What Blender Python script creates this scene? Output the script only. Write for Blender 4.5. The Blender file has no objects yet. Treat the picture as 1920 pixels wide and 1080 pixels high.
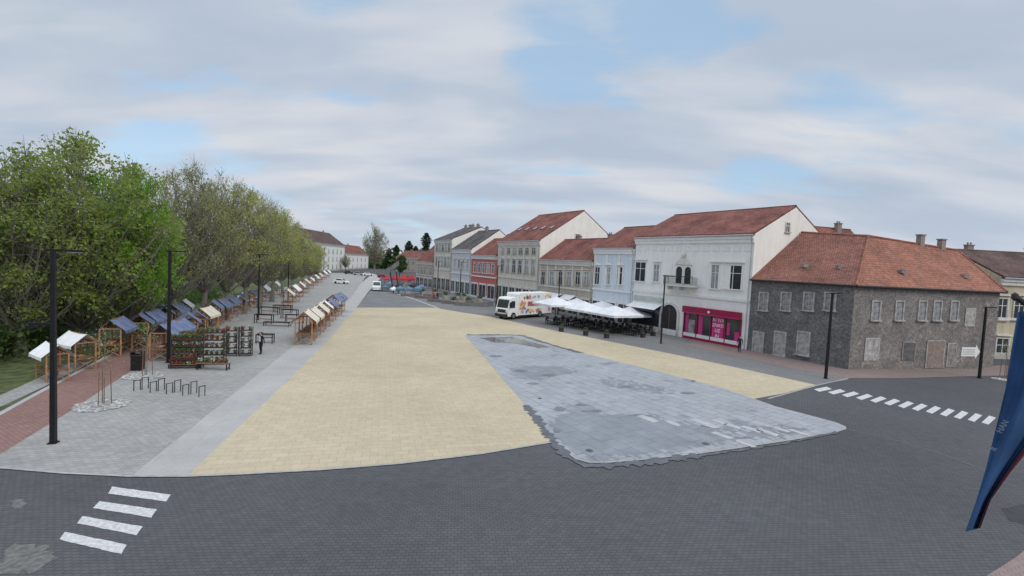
import bpy, math, random
import numpy as np
from mathutils import Vector, Matrix
random.seed(7); np.random.seed(7)
rad=math.radians
scene=bpy.context.scene
col=scene.collection
# ------------------------------------------------------------------ camera
F=900.0; CH=8.0; PITCH=2.93; ROLL=2.8
R=Matrix.Rotation(rad(90-PITCH),3,'X')@Matrix.Rotation(rad(ROLL),3,'Z')
cd=bpy.data.cameras.new("camera"); cam=bpy.data.objects.new("camera",cd); col.objects.link(cam)
cam.matrix_world=Matrix.Translation((0,0,CH))@R.to_4x4()
cd.sensor_width=36; cd.lens=36*F/1920; cd.clip_end=6000; cd.clip_start=0.1
scene.camera=cam
def ray(u,v): return R@Vector(((u-960)/F,(540-v)/F,-1))
def G(u,v):
    """survey: ground point (z=0) seen at photo coordinate"""
    d=ray(u,v); t=-CH/d.z
    return Vector((d.x*t,d.y*t,0))
def HT(P,v):
    """height of the point above P that is seen at photo row v"""
    Ri=R.transposed()
    a=Ri@Vector((P.x,P.y,-CH)); b=Ri@Vector((0,0,1))
    t=(540-v)/F
    return -(a.y+t*a.z)/(b.y+t*b.z)
# ------------------------------------------------------------------ materials
def nodes(name):
    m=bpy.data.materials.new(name); m.use_nodes=True
    nt=m.node_tree; b=nt.nodes["Principled BSDF"]; return m,nt,b
def N(nt,t,**k):
    n=nt.nodes.new(t)
    for a,v in k.items(): setattr(n,a,v)
    return n
def rgb(c): return (c[0],c[1],c[2],1)
def noise(nt,vec,scale,detail=4,rough=.55):
    n=N(nt,"ShaderNodeTexNoise"); n.inputs["Scale"].default_value=scale; n.inputs["Detail"].default_value=detail; n.inputs["Roughness"].default_value=rough
    nt.links.new(vec,n.inputs["Vector"]); return n.outputs["Fac"]
def ramp(nt,fac,stops):
    r=N(nt,"ShaderNodeValToRGB"); e=r.color_ramp.elements
    e[0].position=stops[0][0]; e[0].color=rgb(stops[0][1]); e[1].position=stops[-1][0]; e[1].color=rgb(stops[-1][1])
    for p,c in stops[1:-1]:
        x=e.new(p); x.color=rgb(c)
    nt.links.new(fac,r.inputs["Fac"]); return r.outputs["Color"]
def mixc(nt,fac,a,b,mode='MIX'):
    m=N(nt,"ShaderNodeMix",data_type='RGBA',blend_type=mode)
    if isinstance(fac,(int,float)): m.inputs[0].default_value=fac
    else: nt.links.new(fac,m.inputs[0])
    for s,i in((a,6),(b,7)):
        if isinstance(s,(tuple,list)): m.inputs[i].default_value=rgb(s)
        else: nt.links.new(s,m.inputs[i])
    return m.outputs[2]
def bump(nt,b,h,strength,dist=.02):
    n=N(nt,"ShaderNodeBump"); n.inputs["Strength"].default_value=strength; n.inputs["Distance"].default_value=dist
    nt.links.new(h,n.inputs["Height"]); nt.links.new(n.outputs[0],b.inputs["Normal"])
def M(name,c,var=.15,scale=3,rough=.75,metal=0,spec=.3,bmp=0,c2=None):
    m,nt,b=nodes(name)
    tc=N(nt,"ShaderNodeTexCoord").outputs["Object"]
    n1=noise(nt,tc,scale,6); 
    lo=tuple(x*(1-var) for x in c); hi=c2 if c2 else tuple(min(1,x*(1+var)) for x in c)
    cc=ramp(nt,n1,[(.3,lo),(.7,hi)])
    nt.links.new(cc,b.inputs["Base Color"])
    b.inputs["Roughness"].default_value=rough; b.inputs["Metallic"].default_value=metal; b.inputs["Specular IOR Level"].default_value=spec
    if bmp: bump(nt,b,noise(nt,tc,scale*8,4),bmp)
    return m
def MBrick(name,c1,c2,mortar,w,h,ms,rotz=0,coord='Object',stain=.25,stscale=.12,rough=.8,spec=.25,bmp=.3,off=.5,damp=None):
    m,nt,b=nodes(name)
    tc=N(nt,"ShaderNodeTexCoord").outputs[coord]
    mp=N(nt,"ShaderNodeMapping"); mp.inputs["Rotation"].default_value=(0,0,rotz); nt.links.new(tc,mp.inputs["Vector"])
    br=N(nt,"ShaderNodeTexBrick",offset=off); nt.links.new(mp.outputs[0],br.inputs["Vector"])
    br.inputs["Color1"].default_value=rgb(c1); br.inputs["Color2"].default_value=rgb(c2); br.inputs["Mortar"].default_value=rgb(mortar)
    br.inputs["Scale"].default_value=1; br.inputs["Mortar Size"].default_value=ms; br.inputs["Brick Width"].default_value=w; br.inputs["Row Height"].default_value=h
    br.inputs["Mortar Smooth"].default_value=.3
    n1=noise(nt,tc,stscale,8,.62); n2=noise(nt,tc,2.5,5,.6); n3=noise(nt,tc,28,3,.6)
    s=ramp(nt,n1,[(.3,(1-stain,)*3),(.7,(1+stain*.4,)*3)])
    s2=ramp(nt,n2,[(.3,(1-stain*.5,)*3),(.7,(1+stain*.25,)*3)])
    s3=ramp(nt,n3,[(.3,(.88,.88,.88)),(.7,(1.1,1.1,1.1))])
    c=mixc(nt,1.0,br.outputs["Color"],s,'MULTIPLY'); c=mixc(nt,1.0,c,s2,'MULTIPLY'); c=mixc(nt,1.0,c,s3,'MULTIPLY')
    if damp:
        nd=noise(nt,tc,damp,7,.6); c=mixc(nt,1.0,c,ramp(nt,nd,[(.36,(.68,.70,.73)),(.42,(1,1,1))]),'MULTIPLY')
    nt.links.new(c,b.inputs["Base Color"]); b.inputs["Roughness"].default_value=rough; b.inputs["Specular IOR Level"].default_value=spec
    if bmp:
        inv=N(nt,"ShaderNodeMath",operation='SUBTRACT'); inv.inputs[0].default_value=1; nt.links.new(br.outputs["Fac"],inv.inputs[1])
        bump(nt,b,inv.outputs[0],bmp,.01)
    return m
def MPlaster(name,c,dirt=.3):
    m,nt,b=nodes(name)
    tc=N(nt,"ShaderNodeTexCoord").outputs["Object"]
    mp=N(nt,"ShaderNodeMapping"); mp.inputs["Scale"].default_value=(1.6,1.6,.22); nt.links.new(tc,mp.inputs["Vector"])
    n1=noise(nt,mp.outputs[0],1.0,8,.65); n2=noise(nt,tc,.5,6,.6)
    s=ramp(nt,n1,[(.32,(1-dirt,1-dirt,1-dirt*1.05)),(.55,(1,1,1))])
    s2=ramp(nt,n2,[(.3,(1-dirt*.5,)*3),(.7,(1.05,)*3)])
    k=mixc(nt,1.0,mixc(nt,1.0,c,s,'MULTIPLY'),s2,'MULTIPLY')
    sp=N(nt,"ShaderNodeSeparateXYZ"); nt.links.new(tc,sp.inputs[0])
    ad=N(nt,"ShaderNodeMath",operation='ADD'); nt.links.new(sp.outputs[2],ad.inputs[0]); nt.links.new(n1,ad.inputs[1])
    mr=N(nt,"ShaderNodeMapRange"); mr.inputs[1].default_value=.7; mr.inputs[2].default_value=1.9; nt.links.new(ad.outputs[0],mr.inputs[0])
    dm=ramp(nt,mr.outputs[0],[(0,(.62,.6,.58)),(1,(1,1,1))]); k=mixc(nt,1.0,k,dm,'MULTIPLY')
    nt.links.new(k,b.inputs["Base Color"]); b.inputs["Roughness"].default_value=.9; b.inputs["Specular IOR Level"].default_value=.15
    bump(nt,b,noise(nt,tc,12,3),.15)
    return m
def MTile(name,c,dk=.45):
    m,nt,b=nodes(name)
    tc=N(nt,"ShaderNodeTexCoord").outputs["UV"]
    br=N(nt,"ShaderNodeTexBrick",offset=.5); nt.links.new(tc,br.inputs["Vector"])
    br.inputs["Color1"].default_value=rgb(tuple(x*1.12 for x in c)); br.inputs["Color2"].default_value=rgb(tuple(x*.78 for x in c)); br.inputs["Mortar"].default_value=rgb(tuple(x*.45 for x in c))
    br.inputs["Scale"].default_value=1; br.inputs["Mortar Size"].default_value=.03; br.inputs["Brick Width"].default_value=.22; br.inputs["Row Height"].default_value=.32; br.inputs["Mortar Smooth"].default_value=.5
    n1=noise(nt,tc,.35,8,.7); n2=noise(nt,tc,3.1,4,.7)
    s=ramp(nt,n1,[(.35,(dk,dk,dk*1.05)),(.6,(1.05,1.0,1.0))]); s2=ramp(nt,n2,[(.35,(.72,.74,.74)),(.65,(1.12,1.08,1.08))])
    k=mixc(nt,1.0,mixc(nt,1.0,br.outputs["Color"],s,'MULTIPLY'),s2,'MULTIPLY')
    nt.links.new(k,b.inputs["Base Color"]); b.inputs["Roughness"].default_value=.85; b.inputs["Specular IOR Level"].default_value=.2
    inv=N(nt,"ShaderNodeMath",operation='SUBTRACT'); inv.inputs[0].default_value=1; nt.links.new(br.outputs["Fac"],inv.inputs[1]); bump(nt,b,inv.outputs[0],.6,.03)
    return m
def MLeaf(name,c1,c2,c3,tl=.5):
    m,nt,b=nodes(name)
    tc=N(nt,"ShaderNodeTexCoord").outputs["Object"]
    g=N(nt,"ShaderNodeNewGeometry")
    n1=noise(nt,tc,.55,3)
    base=ramp(nt,n1,[(.35,c1),(.62,c2)])
    k=mixc(nt,g.outputs["Random Per Island"],base,c3)
    k2=mixc(nt,.45,base,k)
    nt.links.new(k2,b.inputs["Base Color"]); b.inputs["Roughness"].default_value=.6; b.inputs["Specular IOR Level"].default_value=.2
    tr=N(nt,"ShaderNodeBsdfTranslucent"); nt.links.new(k2,tr.inputs["Color"])
    mx=N(nt,"ShaderNodeMixShader"); mx.inputs[0].default_value=tl
    nt.links.new(b.outputs[0],mx.inputs[1]); nt.links.new(tr.outputs[0],mx.inputs[2])
    nt.links.new(mx.outputs[0],nt.nodes["Material Output"].inputs[0])
    return m
m_glass=M("window_glass",(.035,.04,.048),.3,.7,.12,0,.6)
m_curtain=M("curtained_glass",(.30,.31,.32),.3,1.5,.2,0,.6)
m_white=M("white_paint",(.74,.74,.72),.08,2,.55)
m_trim=MPlaster("pale_trim",(.68,.66,.61),.15)
m_black=M("black_metal",(.018,.018,.02),.2,5,.45,.3)
m_dark=M("dark_paint",(.04,.035,.035),.3,4,.6)
m_rubber=M("tyre_rubber",(.015,.015,.015),.2,5,.9)
m_wood=M("orange_wood",(.40,.20,.11),.35,4,.7)
m_wood2=M("brown_wood",(.20,.12,.075),.35,4,.75)
m_blue=M("blue_canvas",(.15,.19,.30),.35,1.2,.85,bmp=.2)
m_beige=M("beige_canvas",(.64,.59,.48),.15,1.2,.85,bmp=.2)
m_cwhite=M("white_canvas",(.78,.78,.78),.1,1.2,.85,bmp=.2)
m_pwhite=M("parasol_canvas",(.66,.665,.68),.12,1.2,.85,bmp=.2)
m_red=M("red_paint",(.45,.03,.04),.2,2,.7)
m_turq=M("turquoise_fabric",(.09,.20,.27),.2,2,.7)
m_magenta=M("magenta_print",(.56,.05,.22),.15,2,.4)
m_bark=M("bark",(.19,.175,.14),.35,6,.9,bmp=.5)
m_stone=M("pale_stone",(.42,.40,.37),.2,3,.85)
m_skin=M("skin",(.50,.32,.24),.05,3,.6)
m_silver=M("silver_metal",(.5,.5,.52),.1,3,.35,.8)
# ------------------------------------------------------------------ mesh helpers
class MB:
    def __init__(s): s.v=[];s.f=[];s.m=[]
    def poly(s,pts,mi=0):
        i=len(s.v); s.v+= [tuple(p) for p in pts]; s.f.append(tuple(range(i,i+len(pts)))); s.m.append(mi); return s
    def hexa(s,p,mi=0):
        i=len(s.v); s.v+=[tuple(q) for q in p]
        for q in((3,2,1,0),(4,5,6,7),(0,1,5,4),(1,2,6,5),(2,3,7,6),(3,0,4,7)):
            s.f.append(tuple(i+k for k in q)); s.m.append(mi)
        return s
    def box(s,x0,x1,y0,y1,z0,z1,mi=0,T=None):
        p=[(x0,y0,z0),(x1,y0,z0),(x1,y1,z0),(x0,y1,z0),(x0,y0,z1),(x1,y0,z1),(x1,y1,z1),(x0,y1,z1)]
        if T: p=[T@Vector(q) for q in p]
        return s.hexa(p,mi)
    def tube(s,a,b,r0,r1=None,n=8,mi=0,caps=True):
        a=Vector(a);b=Vector(b); r1=r0 if r1 is None else r1
        d=(b-a).normalized(); t=d.cross(Vector((0,0,1)))
        if t.length<.01: t=Vector((1,0,0))
        t.normalize(); w=d.cross(t); i=len(s.v)
        for c,r in((a,r0),(b,r1)):
            for k in range(n):
                an=2*math.pi*k/n+math.pi/n; s.v.append(tuple(c+t*(r*math.cos(an))+w*(r*math.sin(an))))
        for k in range(n):
            k2=(k+1)%n; s.f.append((i+k,i+n+k,i+n+k2,i+k2)); s.m.append(mi)
        if caps:
            s.f.append(tuple(i+k for k in range(n))); s.m.append(mi)
            s.f.append(tuple(i+n+k for k in reversed(range(n)))); s.m.append(mi)
        return s
    def lathe(s,prof,n=16,mi=0,c=(0,0,0)):
        i=len(s.v)
        for r,z in prof:
            for k in range(n):
                a=2*math.pi*k/n; s.v.append((c[0]+r*math.cos(a),c[1]+r*math.sin(a),c[2]+z))
        for j in range(len(prof)-1):
            for k in range(n):
                k2=(k+1)%n; s.f.append((i+j*n+k,i+j*n+k2,i+(j+1)*n+k2,i+(j+1)*n+k)); s.m.append(mi)
        return s
    def extr(s,prof,y0,y1,mi=0):
        n=len(prof); i=len(s.v)
        s.v+=[(x,y0,z) for x,z in prof]+[(x,y1,z) for x,z in prof]
        s.f.append(tuple(range(i,i+n))); s.m.append(mi); s.f.append(tuple(reversed(range(i+n,i+2*n)))); s.m.append(mi)
        for k in range(n):
            k2=(k+1)%n; s.f.append((i+k,i+n+k,i+n+k2,i+k2)); s.m.append(mi)
        return s
    def mesh(s,name,mats,smooth=False,uv=True):
        me=bpy.data.meshes.new(name); me.from_pydata(s.v,[],s.f)
        for m in mats: me.materials.append(m)
        for p,mi in zip(me.polygons,s.m): p.material_index=mi; p.use_smooth=smooth
        me.update()
        if uv and len(s.f)<20000:
            ul=me.uv_layers.new(name="UVMap").data; Z=Vector((0,0,1))
            for p in me.polygons:
                n=p.normal
                t=Vector((1,0,0)) if abs(n.z)>.99 else Z.cross(n).normalized()
                b=n.cross(t)
                for li in p.loop_indices:
                    co=me.vertices[me.loops[li].vertex_index].co; ul[li].uv=(co.dot(t),co.dot(b))
        return me
    def obj(s,name,mats,parent=None,mw=None,smooth=False,pm=None):
        return place(name,s.mesh(name,mats,smooth),parent,mw)
WM={}
def wm(o): return WM.get(o.name,Matrix.Identity(4))
def place(name,me,parent=None,mw=None):
    o=bpy.data.objects.new(name,me); col.objects.link(o)
    mw=mw if mw is not None else (wm(parent).copy() if parent else Matrix.Identity(4))
    WM[o.name]=mw.copy()
    if parent:
        o.parent=parent; o.matrix_basis=wm(parent).inverted()@mw
    else: o.matrix_basis=mw
    return o
def empty(name,mw):
    o=place(name,None,None,mw); o.empty_display_size=.3; return o
def tag(o,label,cat,group=None,kind=None):
    o["label"]=label; o["category"]=cat
    if group:o["group"]=group
    if kind:o["kind"]=kind
    return o
def TR(P,ang=0,s=1): return Matrix.Translation((P[0],P[1],P[2] if len(P)>2 else 0))@Matrix.Rotation(ang,4,'Z')@Matrix.Diagonal((s,s,s,1))
def clone(root,mw):
    n=root.copy(); col.objects.link(n); n.matrix_basis=mw; WM[n.name]=mw.copy()
    def rec(o,p,pw):
        for c in o.children:
            k=c.copy(); col.objects.link(k); k.parent=p; w=pw@c.matrix_basis; WM[k.name]=w; rec(c,k,w)
    rec(root,n,mw); return n
def text(s,size,mat,parent,mw,name="lettering",ext=.005,align='CENTER'):
    cu=bpy.data.curves.new("t",'FONT'); cu.body=s; cu.size=size; cu.extrude=ext; cu.align_x=align; cu.align_y='CENTER'; cu.offset=size*.018
    to=bpy.data.objects.new("t",cu); col.objects.link(to)
    bpy.context.view_layer.update()
    me=bpy.data.meshes.new_from_object(to.evaluated_get(bpy.context.evaluated_depsgraph_get()))
    bpy.data.objects.remove(to); me.materials.clear(); me.materials.append(mat)
    return place(name,me,parent,mw)
def sheet(name,pix,z,mat,label,cat="ground",kind="structure",world=False):
    pts=[(p[0],p[1]) if world else tuple(G(*p))[:2] for p in pix]
    me=bpy.data.meshes.new(name); me.from_pydata([(x,y,z) for x,y in pts],[],[tuple(range(len(pts)))])
    if me.polygons[0].normal.z<0: me.flip_normals()
    me.materials.append(mat); o=place(name,me); o["kind"]=kind; o["label"]=label; o["category"]=cat; return o
def strip(name,pix,w,z,mat,label,jg=0,st=.3):
    P=[G(*p) for p in pix]
    if jg:
        Q=[]
        for i in range(len(P)-1):
            n=max(1,int((P[i+1]-P[i]).length/st))
            Q+=[P[i].lerp(P[i+1],k/n) for k in range(n)]
        P=Q+[P[-1]]
    b=MB(); L=[];Rr=[]
    for i,p in enumerate(P):
        d=(P[min(i+1,len(P)-1)]-P[max(i-1,0)]).normalized(); n=Vector((-d.y,d.x,0))
        L.append((p+n*(w/2+random.uniform(-jg,jg))).to_tuple()[:2]+(z,)); Rr.append((p-n*(w/2+random.uniform(-jg,jg))).to_tuple()[:2]+(z,))
    for i in range(len(P)-1): b.poly([Rr[i],Rr[i+1],L[i+1],L[i]])
    o=b.obj(name,[mat]); o["kind"]="structure"; o["label"]=label; o["category"]="paving"; return o
# ------------------------------------------------------------------ ground
_d=G(1450,762)-G(975,628); aS=math.atan2(_d.y,_d.x)
m_road=MBrick("dark_cobbles",(.118,.118,.122),(.102,.102,.106),(.076,.076,.079),.20,.13,.014,rad(-6),stain=.24,stscale=.07,rough=.85,bmp=.15,spec=.15)
m_plaza=MBrick("yellow_pavers",(.53,.45,.315),(.485,.41,.285),(.42,.35,.245),.62,.40,.016,-rad(15),stain=.15,stscale=.13,rough=.9,spec=.15,bmp=.15)
m_slab=MBrick("grey_slabs",(.365,.38,.395),(.325,.34,.355),(.215,.225,.235),1.15,.8,.03,-aS,stain=.16,stscale=.3,rough=.55,off=.37,damp=.33)
m_market=MBrick("grey_pavers",(.38,.37,.35),(.31,.305,.29),(.24,.235,.225),.3,.2,.014,-rad(15),stain=.18,stscale=.3)
m_light=MBrick("pale_slabs",(.42,.41,.39),(.395,.385,.37),(.33,.325,.31),1.6,.8,.01,-rad(15),stain=.12,stscale=.3)
m_redp=MBrick("red_pavers",(.30,.17,.145),(.25,.145,.125),(.18,.125,.11),.25,.16,.015,rad(30),stain=.2)
m_pinkp=MBrick("pink_pavers",(.29,.21,.19),(.25,.19,.175),(.19,.15,.14),.25,.16,.015,rad(30),stain=.2)
m_side=MBrick("grey_cobbles",(.23,.225,.22),(.19,.185,.18),(.13,.13,.13),.25,.18,.018,rad(30),stain=.2)
m_grass=M("grass",(.06,.09,.03),.45,1.5,.95,c2=(.13,.15,.06),bmp=.6)
def MGravel():
    m,nt,b=nodes("gravel"); tc=N(nt,"ShaderNodeTexCoord").outputs["Object"]
    v=N(nt,"ShaderNodeTexVoronoi"); v.inputs["Scale"].default_value=9; nt.links.new(tc,v.inputs["Vector"])
    w=N(nt,"ShaderNodeSeparateColor"); nt.links.new(v.outputs["Color"],w.inputs[0])
    nt.links.new(ramp(nt,w.outputs[0],[(0,(.17,.16,.15)),(.6,(.34,.33,.31)),(1,(.58,.57,.55))]),b.inputs["Base Color"]); b.inputs["Roughness"].default_value=.95
    bump(nt,b,v.outputs["Distance"],.8,.03); return m
m_gravel=MGravel()
m_mark=M("road_paint",(.52,.52,.51),.25,9,.8)
m_line=M("worn_line",(.20,.20,.20),.25,3,.8)
m_puddle=MBrick("wet_film",(.265,.28,.30),(.235,.25,.27),(.18,.19,.205),1.15,.8,.03,-aS,stain=.22,stscale=.6,rough=.32,spec=.4,off=.37,bmp=0)
m_wet=M("wet_stone",(.095,.10,.11),.3,1.5,.35,0,.4)
m_damp=M("damp_stone",(.15,.16,.17),.3,1.5,.4,0,.4)
m_edge=M("pale_edging",(.34,.34,.33),.2,3,.8)
sheet("ground",[(-2500,-200),(2500,-200),(2500,4000),(-2500,4000)],0,m_road,"dark grey cobbled ground of the town square",world=True)
sheet("lawn",[tuple(G(0,770))[:2],tuple(G(150,688))[:2],tuple(G(300,625))[:2],tuple(G(440,570))[:2],tuple(G(560,530))[:2],(-110,300),(-400,300),(-400,0),(-60,10)],.003,m_grass,"shaded park lawn under the trees",world=True)
sheet("grey_pavement",[(-120,868),(0,878),(120,888),(245,894),(300,850),(480,705),(600,610),(655,562),(678,530),(690,512),(620,512),(560,530),(440,570),(300,632),(150,705),(0,800),(-200,860)],.004,m_market,"grey paver surface under the market stalls","pavement")
sheet("red_path",[(-120,895),(0,852),(60,815),(130,772),(200,725),(255,690),(310,655),(345,632),(300,622),(250,645),(160,692),(60,745),(0,778),(-150,850)],.008,m_redp,"red brick footpath along the park","path")
strip("kerb_line",[(-60,806),(0,776),(60,743),(160,690),(250,643),(300,621)],.25,.012,m_light,"pale kerb stones beside the red path")
strip("park_pavement",[(-90,790),(0,752),(60,725),(150,680)],1.1,.007,m_market,"narrow grey pavement beside the lawn")
sheet("pale_strip",[(245,894),(300,895),(352,893),(430,818),(520,733),(600,655),(665,582),(690,548),(715,520),(700,512),(678,530),(655,562),(600,610),(480,705),(340,818)],.012,m_light,"pale stone band crossing the square","pavement")
beige=[(352,893),(450,889),(600,881),(750,869),(900,851),(1040,827),(1200,800),(1410,749),(1470,738),(1530,722),(1420,698),(1300,672),(1150,642),(1000,612),(920,594),(860,585),(815,577),(668,577),(600,655),(520,733),(430,818)]
sheet("yellow_square",beige,.016,m_plaza,"sandy yellow paved square","pavement")
m_grey2=MBrick("mid_grey_pavers",(.22,.22,.22),(.185,.185,.19),(.13,.13,.13),.5,.3,.02,rad(14),stain=.25,stscale=.3)
sheet("grey_wedge",[(668,577),(815,577),(770,560),(735,548),(694,546)],.016,m_grey2,"darker grey paved wedge","pavement")
strip("pale_edge",[(694,546),(740,549),(790,566),(822,578)],.5,.022,m_light,"pale edging stones")
sheet("side_pavement",[(815,577),(860,585),(920,594),(1000,612),(1150,642),(1300,672),(1420,698),(1530,722),(1590,712),(1590,690),(1398,652),(1183,611),(1008,577),(882,552),(800,535),(760,530),(735,548),(770,560)],.005,m_side,"grey cobbled pavement in front of the houses","pavement")
sheet("pink_pavement",[(1290,648),(1395,671),(1480,690),(1588,709),(1700,709),(1800,706),(1905,704),(2000,700),(2000,680),(1860,686),(1592,692),(1398,654),(1300,636)],.012,m_pinkp,"pinkish paver band around the corner building","pavement")
strip("pale_edge",[(1440,748),(1535,722),(1590,710)],.14,.02,m_edge,"pale edging stones")
fount=[(872,629),(930,628),(975,628),(1010,639),(1050,652),(1180,684),(1350,727),(1450,762),(1560,791),(1580,799),(1581,804),(1565,809),(1480,824),(1380,839),(1300,850),(1200,861),(1140,866),(1105,866),(1080,859),(1062,846),(1045,829),(1010,785),(950,716),(905,665)]
c0=sum((G(*p) for p in fount),Vector())/len(fount)
bord=[]
for p in fount:
    q=G(*p); d=(q-c0).normalized()*.14; bord.append(tuple(q+d)[:2])
sheet("stone_border",bord,.020,m_edge,"pale stone edging around the fountain floor","paving",world=True)
sheet("fountain_floor",fount,.024,m_slab,"flush fountain floor of grey stone slabs","fountain")
strip("wet_channel",[(985,760),(1012,792),(1043,836),(1060,854),(1082,868),(1110,875),(1145,874),(1210,868),(1310,855)],.42,.032,m_wet,"ragged wet dark edge of the fountain floor",.17,.16)
strip("wet_channel",[(1310,855),(1400,843),(1500,826),(1570,811)],.16,.032,m_wet,"ragged wet dark edge of the fountain floor",.08,.22)
strip("wet_channel",[(876,628),(930,628),(978,629),(1050,652),(1090,662)],.6,.032,m_wet,"ragged wet dark edge of the fountain floor",.2)
def jag(pts,amp=.18,st=.45):
    P=[G(*p) for p in pts]; out=[]
    for i,p in enumerate(P):
        q=P[(i+1)%len(P)]; n=max(2,int((q-p).length/st))
        for k in range(n):
            a=p.lerp(q,k/n); out.append((a.x+random.uniform(-amp,amp),a.y+random.uniform(-amp,amp)))
    return out
dx=Vector((math.cos(aS),math.sin(aS),0)); dy=Vector((-dx.y,dx.x,0))
def cells(name,pts,z,mat,label,cw=.575,ch=.4,keep=1.0,soft=.15):
    """wet area made of slab-sized cells inside an outline, with ragged rim"""
    poly=[(G(*p).dot(dx),G(*p).dot(dy)) for p in pts]
    def ins(x,y):
        r=False
        for i in range(len(poly)):
            x1,y1=poly[i];x2,y2=poly[i-1]
            if (y1>y)!=(y2>y) and x<(x2-x1)*(y-y1)/(y2-y1)+x1: r=not r
        return r
    b=MB(); xs=[p[0] for p in poly]; ys=[p[1] for p in poly]
    for i in range(int(min(xs)/cw)-1,int(max(xs)/cw)+2):
        for j in range(int(min(ys)/ch)-1,int(max(ys)/ch)+2):
            cx_,cy_=(i+.5)*cw,(j+.5)*ch
            if ins(cx_+random.uniform(-soft,soft),cy_+random.uniform(-soft,soft)) and random.random()<=keep:
                b.poly([dx*x+dy*y+Vector((0,0,z)) for x,y in((i*cw,j*ch),((i+1)*cw,j*ch),((i+1)*cw,(j+1)*ch),(i*cw,(j+1)*ch))])
    o=b.obj(name,[mat]); o["kind"]="structure"; o["label"]=label; o["category"]="water"; return o
cells("water_film",[(1056,832),(1036,800),(1044,783),(1068,774),(1062,758),(1098,758),(1130,777),(1235,779),(1250,790),(1330,797),(1360,812),(1380,826),(1290,844),(1180,858),(1105,860),(1075,850)],.028,m_puddle,"shallow puddle on grey slabs",.29,.2,1,.3)
cells("water_film",[(950,690),(1000,688),(1064,688),(1078,698),(1010,714),(970,710)],.028,m_puddle,"small dark puddle on grey slabs",.29,.2,.93,.35)
cells("water_film",[(1340,802),(1400,797),(1520,803),(1500,815),(1430,826),(1380,816)],.028,m_puddle,"thin puddle on grey slabs",.29,.2,.8,.3)
cells("water_film",[(1140,708),(1200,718),(1262,733),(1235,742),(1130,722)],.028,m_puddle,"thin puddle on grey slabs",.29,.2,.75,.35)
# scattered damp spots
for u,v,du,dv_ in((975,696,14,2.5),(1030,704,16,2.5),(1050,768,14,4),(1110,772,20,3),(1200,780,22,2),(1330,800,18,2),(1045,808,9,5),(1290,738,16,2),(930,668,14,2),(1000,720,12,2),(1395,822,22,2),(1440,812,16,2),(1090,760,14,2),(1175,726,12,2),(1160,862,0,0)):
    if not du: continue
    sheet("damp_spot",jag([(u-du,v),(u-du*.4,v-dv_),(u+du*.5,v-dv_*.8),(u+du,v),(u+du*.3,v+dv_),(u-du*.5,v+dv_*.8)],.07,.2),.033,m_damp,"dark damp spot between slabs","water",world=True)
sheet("water_film",jag([(900,634),(960,632),(1030,651),(1010,653),(965,644),(925,642)],.1),.036,M("still_water",(.16,.15,.14),.1,1,.08,0,.6),"long reflecting puddle at the slab edge","water",world=True)
m_dry=M("dry_slab",(.40,.405,.41),.12,2,.8)
for u,v,w,h in((1215,786,.6,.26),(1322,795,.8,.28),(1352,817,.5,.2),(1398,833,.45,.18),(1262,795,.4,.18),(1440,812,.5,.2),(1410,806,.5,.2),(1465,806,.4,.2),(1500,812,.5,.18),(1375,800,.4,.2),(1348,792,.45,.2)):
    P=G(u,v); sheet("dry_slab",[(P+dx*(a*w+random.uniform(-.06,.06))+dy*(b_*h+random.uniform(-.05,.05)))[:2] for a,b_ in((-1,-1),(0,-1.1),(1,-1),(1,1),(.2,1.1),(-1,1))],.036,m_dry,"dry pale slab standing out of the wet floor","paving",world=True)
for u,v,r in((1323,833,.2),(1105,846,.18),(1300,715,.16),(1012,748,.13)):
    P=G(u,v); b=MB(); n=20
    b.poly([(P.x+r*math.cos(2*math.pi*k/n),P.y+r*math.sin(2*math.pi*k/n),.040) for k in range(n)])
    b.poly([(P.x+r*.7*math.cos(2*math.pi*k/n),P.y+r*.7*math.sin(2*math.pi*k/n),.044) for k in range(n)],1)
    tag(b.obj("manhole_cover",[m_grey2,m_road]),"round iron manhole cover set in paving","manhole cover","manhole covers in the square",None)
strip("edge_line",[(-60,872),(0,878),(120,888),(245,894),(352,894),(450,890),(600,882),(750,870),(900,852),(1040,829)],.12,.03,m_edge,"pale stone edging of the square")
strip("edge_line",[(1590,805),(1680,826),(1760,849),(1845,881)],.04,.01,m_line,"thin worn line in the cobbles")
m_patch=M("worn_patch",(.12,.118,.113),.3,7,.9,c2=(.20,.195,.185))
sheet("cobble_patch",jag([(0,1040),(30,1020),(95,1025),(105,1045),(60,1075),(0,1075)],.1,.15),.006,m_patch,"worn pale cobble patch",world=True)
sheet("cobble_patch",jag([(18,938),(40,934),(52,945),(36,955),(18,950)],.08,.15),.006,m_patch,"worn pale cobble patch",world=True)
sheet("pink_pavement",[(1850,1080),(1905,1045),(1960,1000),(2100,1000),(2100,1200),(1850,1200)],.006,m_pinkp,"pinkish pavers by the building")
sheet("wet_patch",jag([(1880,955),(1925,945),(1960,960),(1925,985),(1890,975)],.04),.007,M("dark_asphalt_patch",(.05,.05,.052),.2,3,.9),"dark patch on cobbles",world=True)
for q in([(210,913),(320,928),(312,941),(203,926)],[(186,940),(294,956),(284,971),(174,953)],[(155,968),(268,988),(256,1004),(144,982)],[(122,998),(238,1022),(228,1040),(111,1012)]):
    sheet("crosswalk_stripe",jag(q,.012,.15),.012,m_mark,"white painted crosswalk stripe","road marking",world=True)
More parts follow.
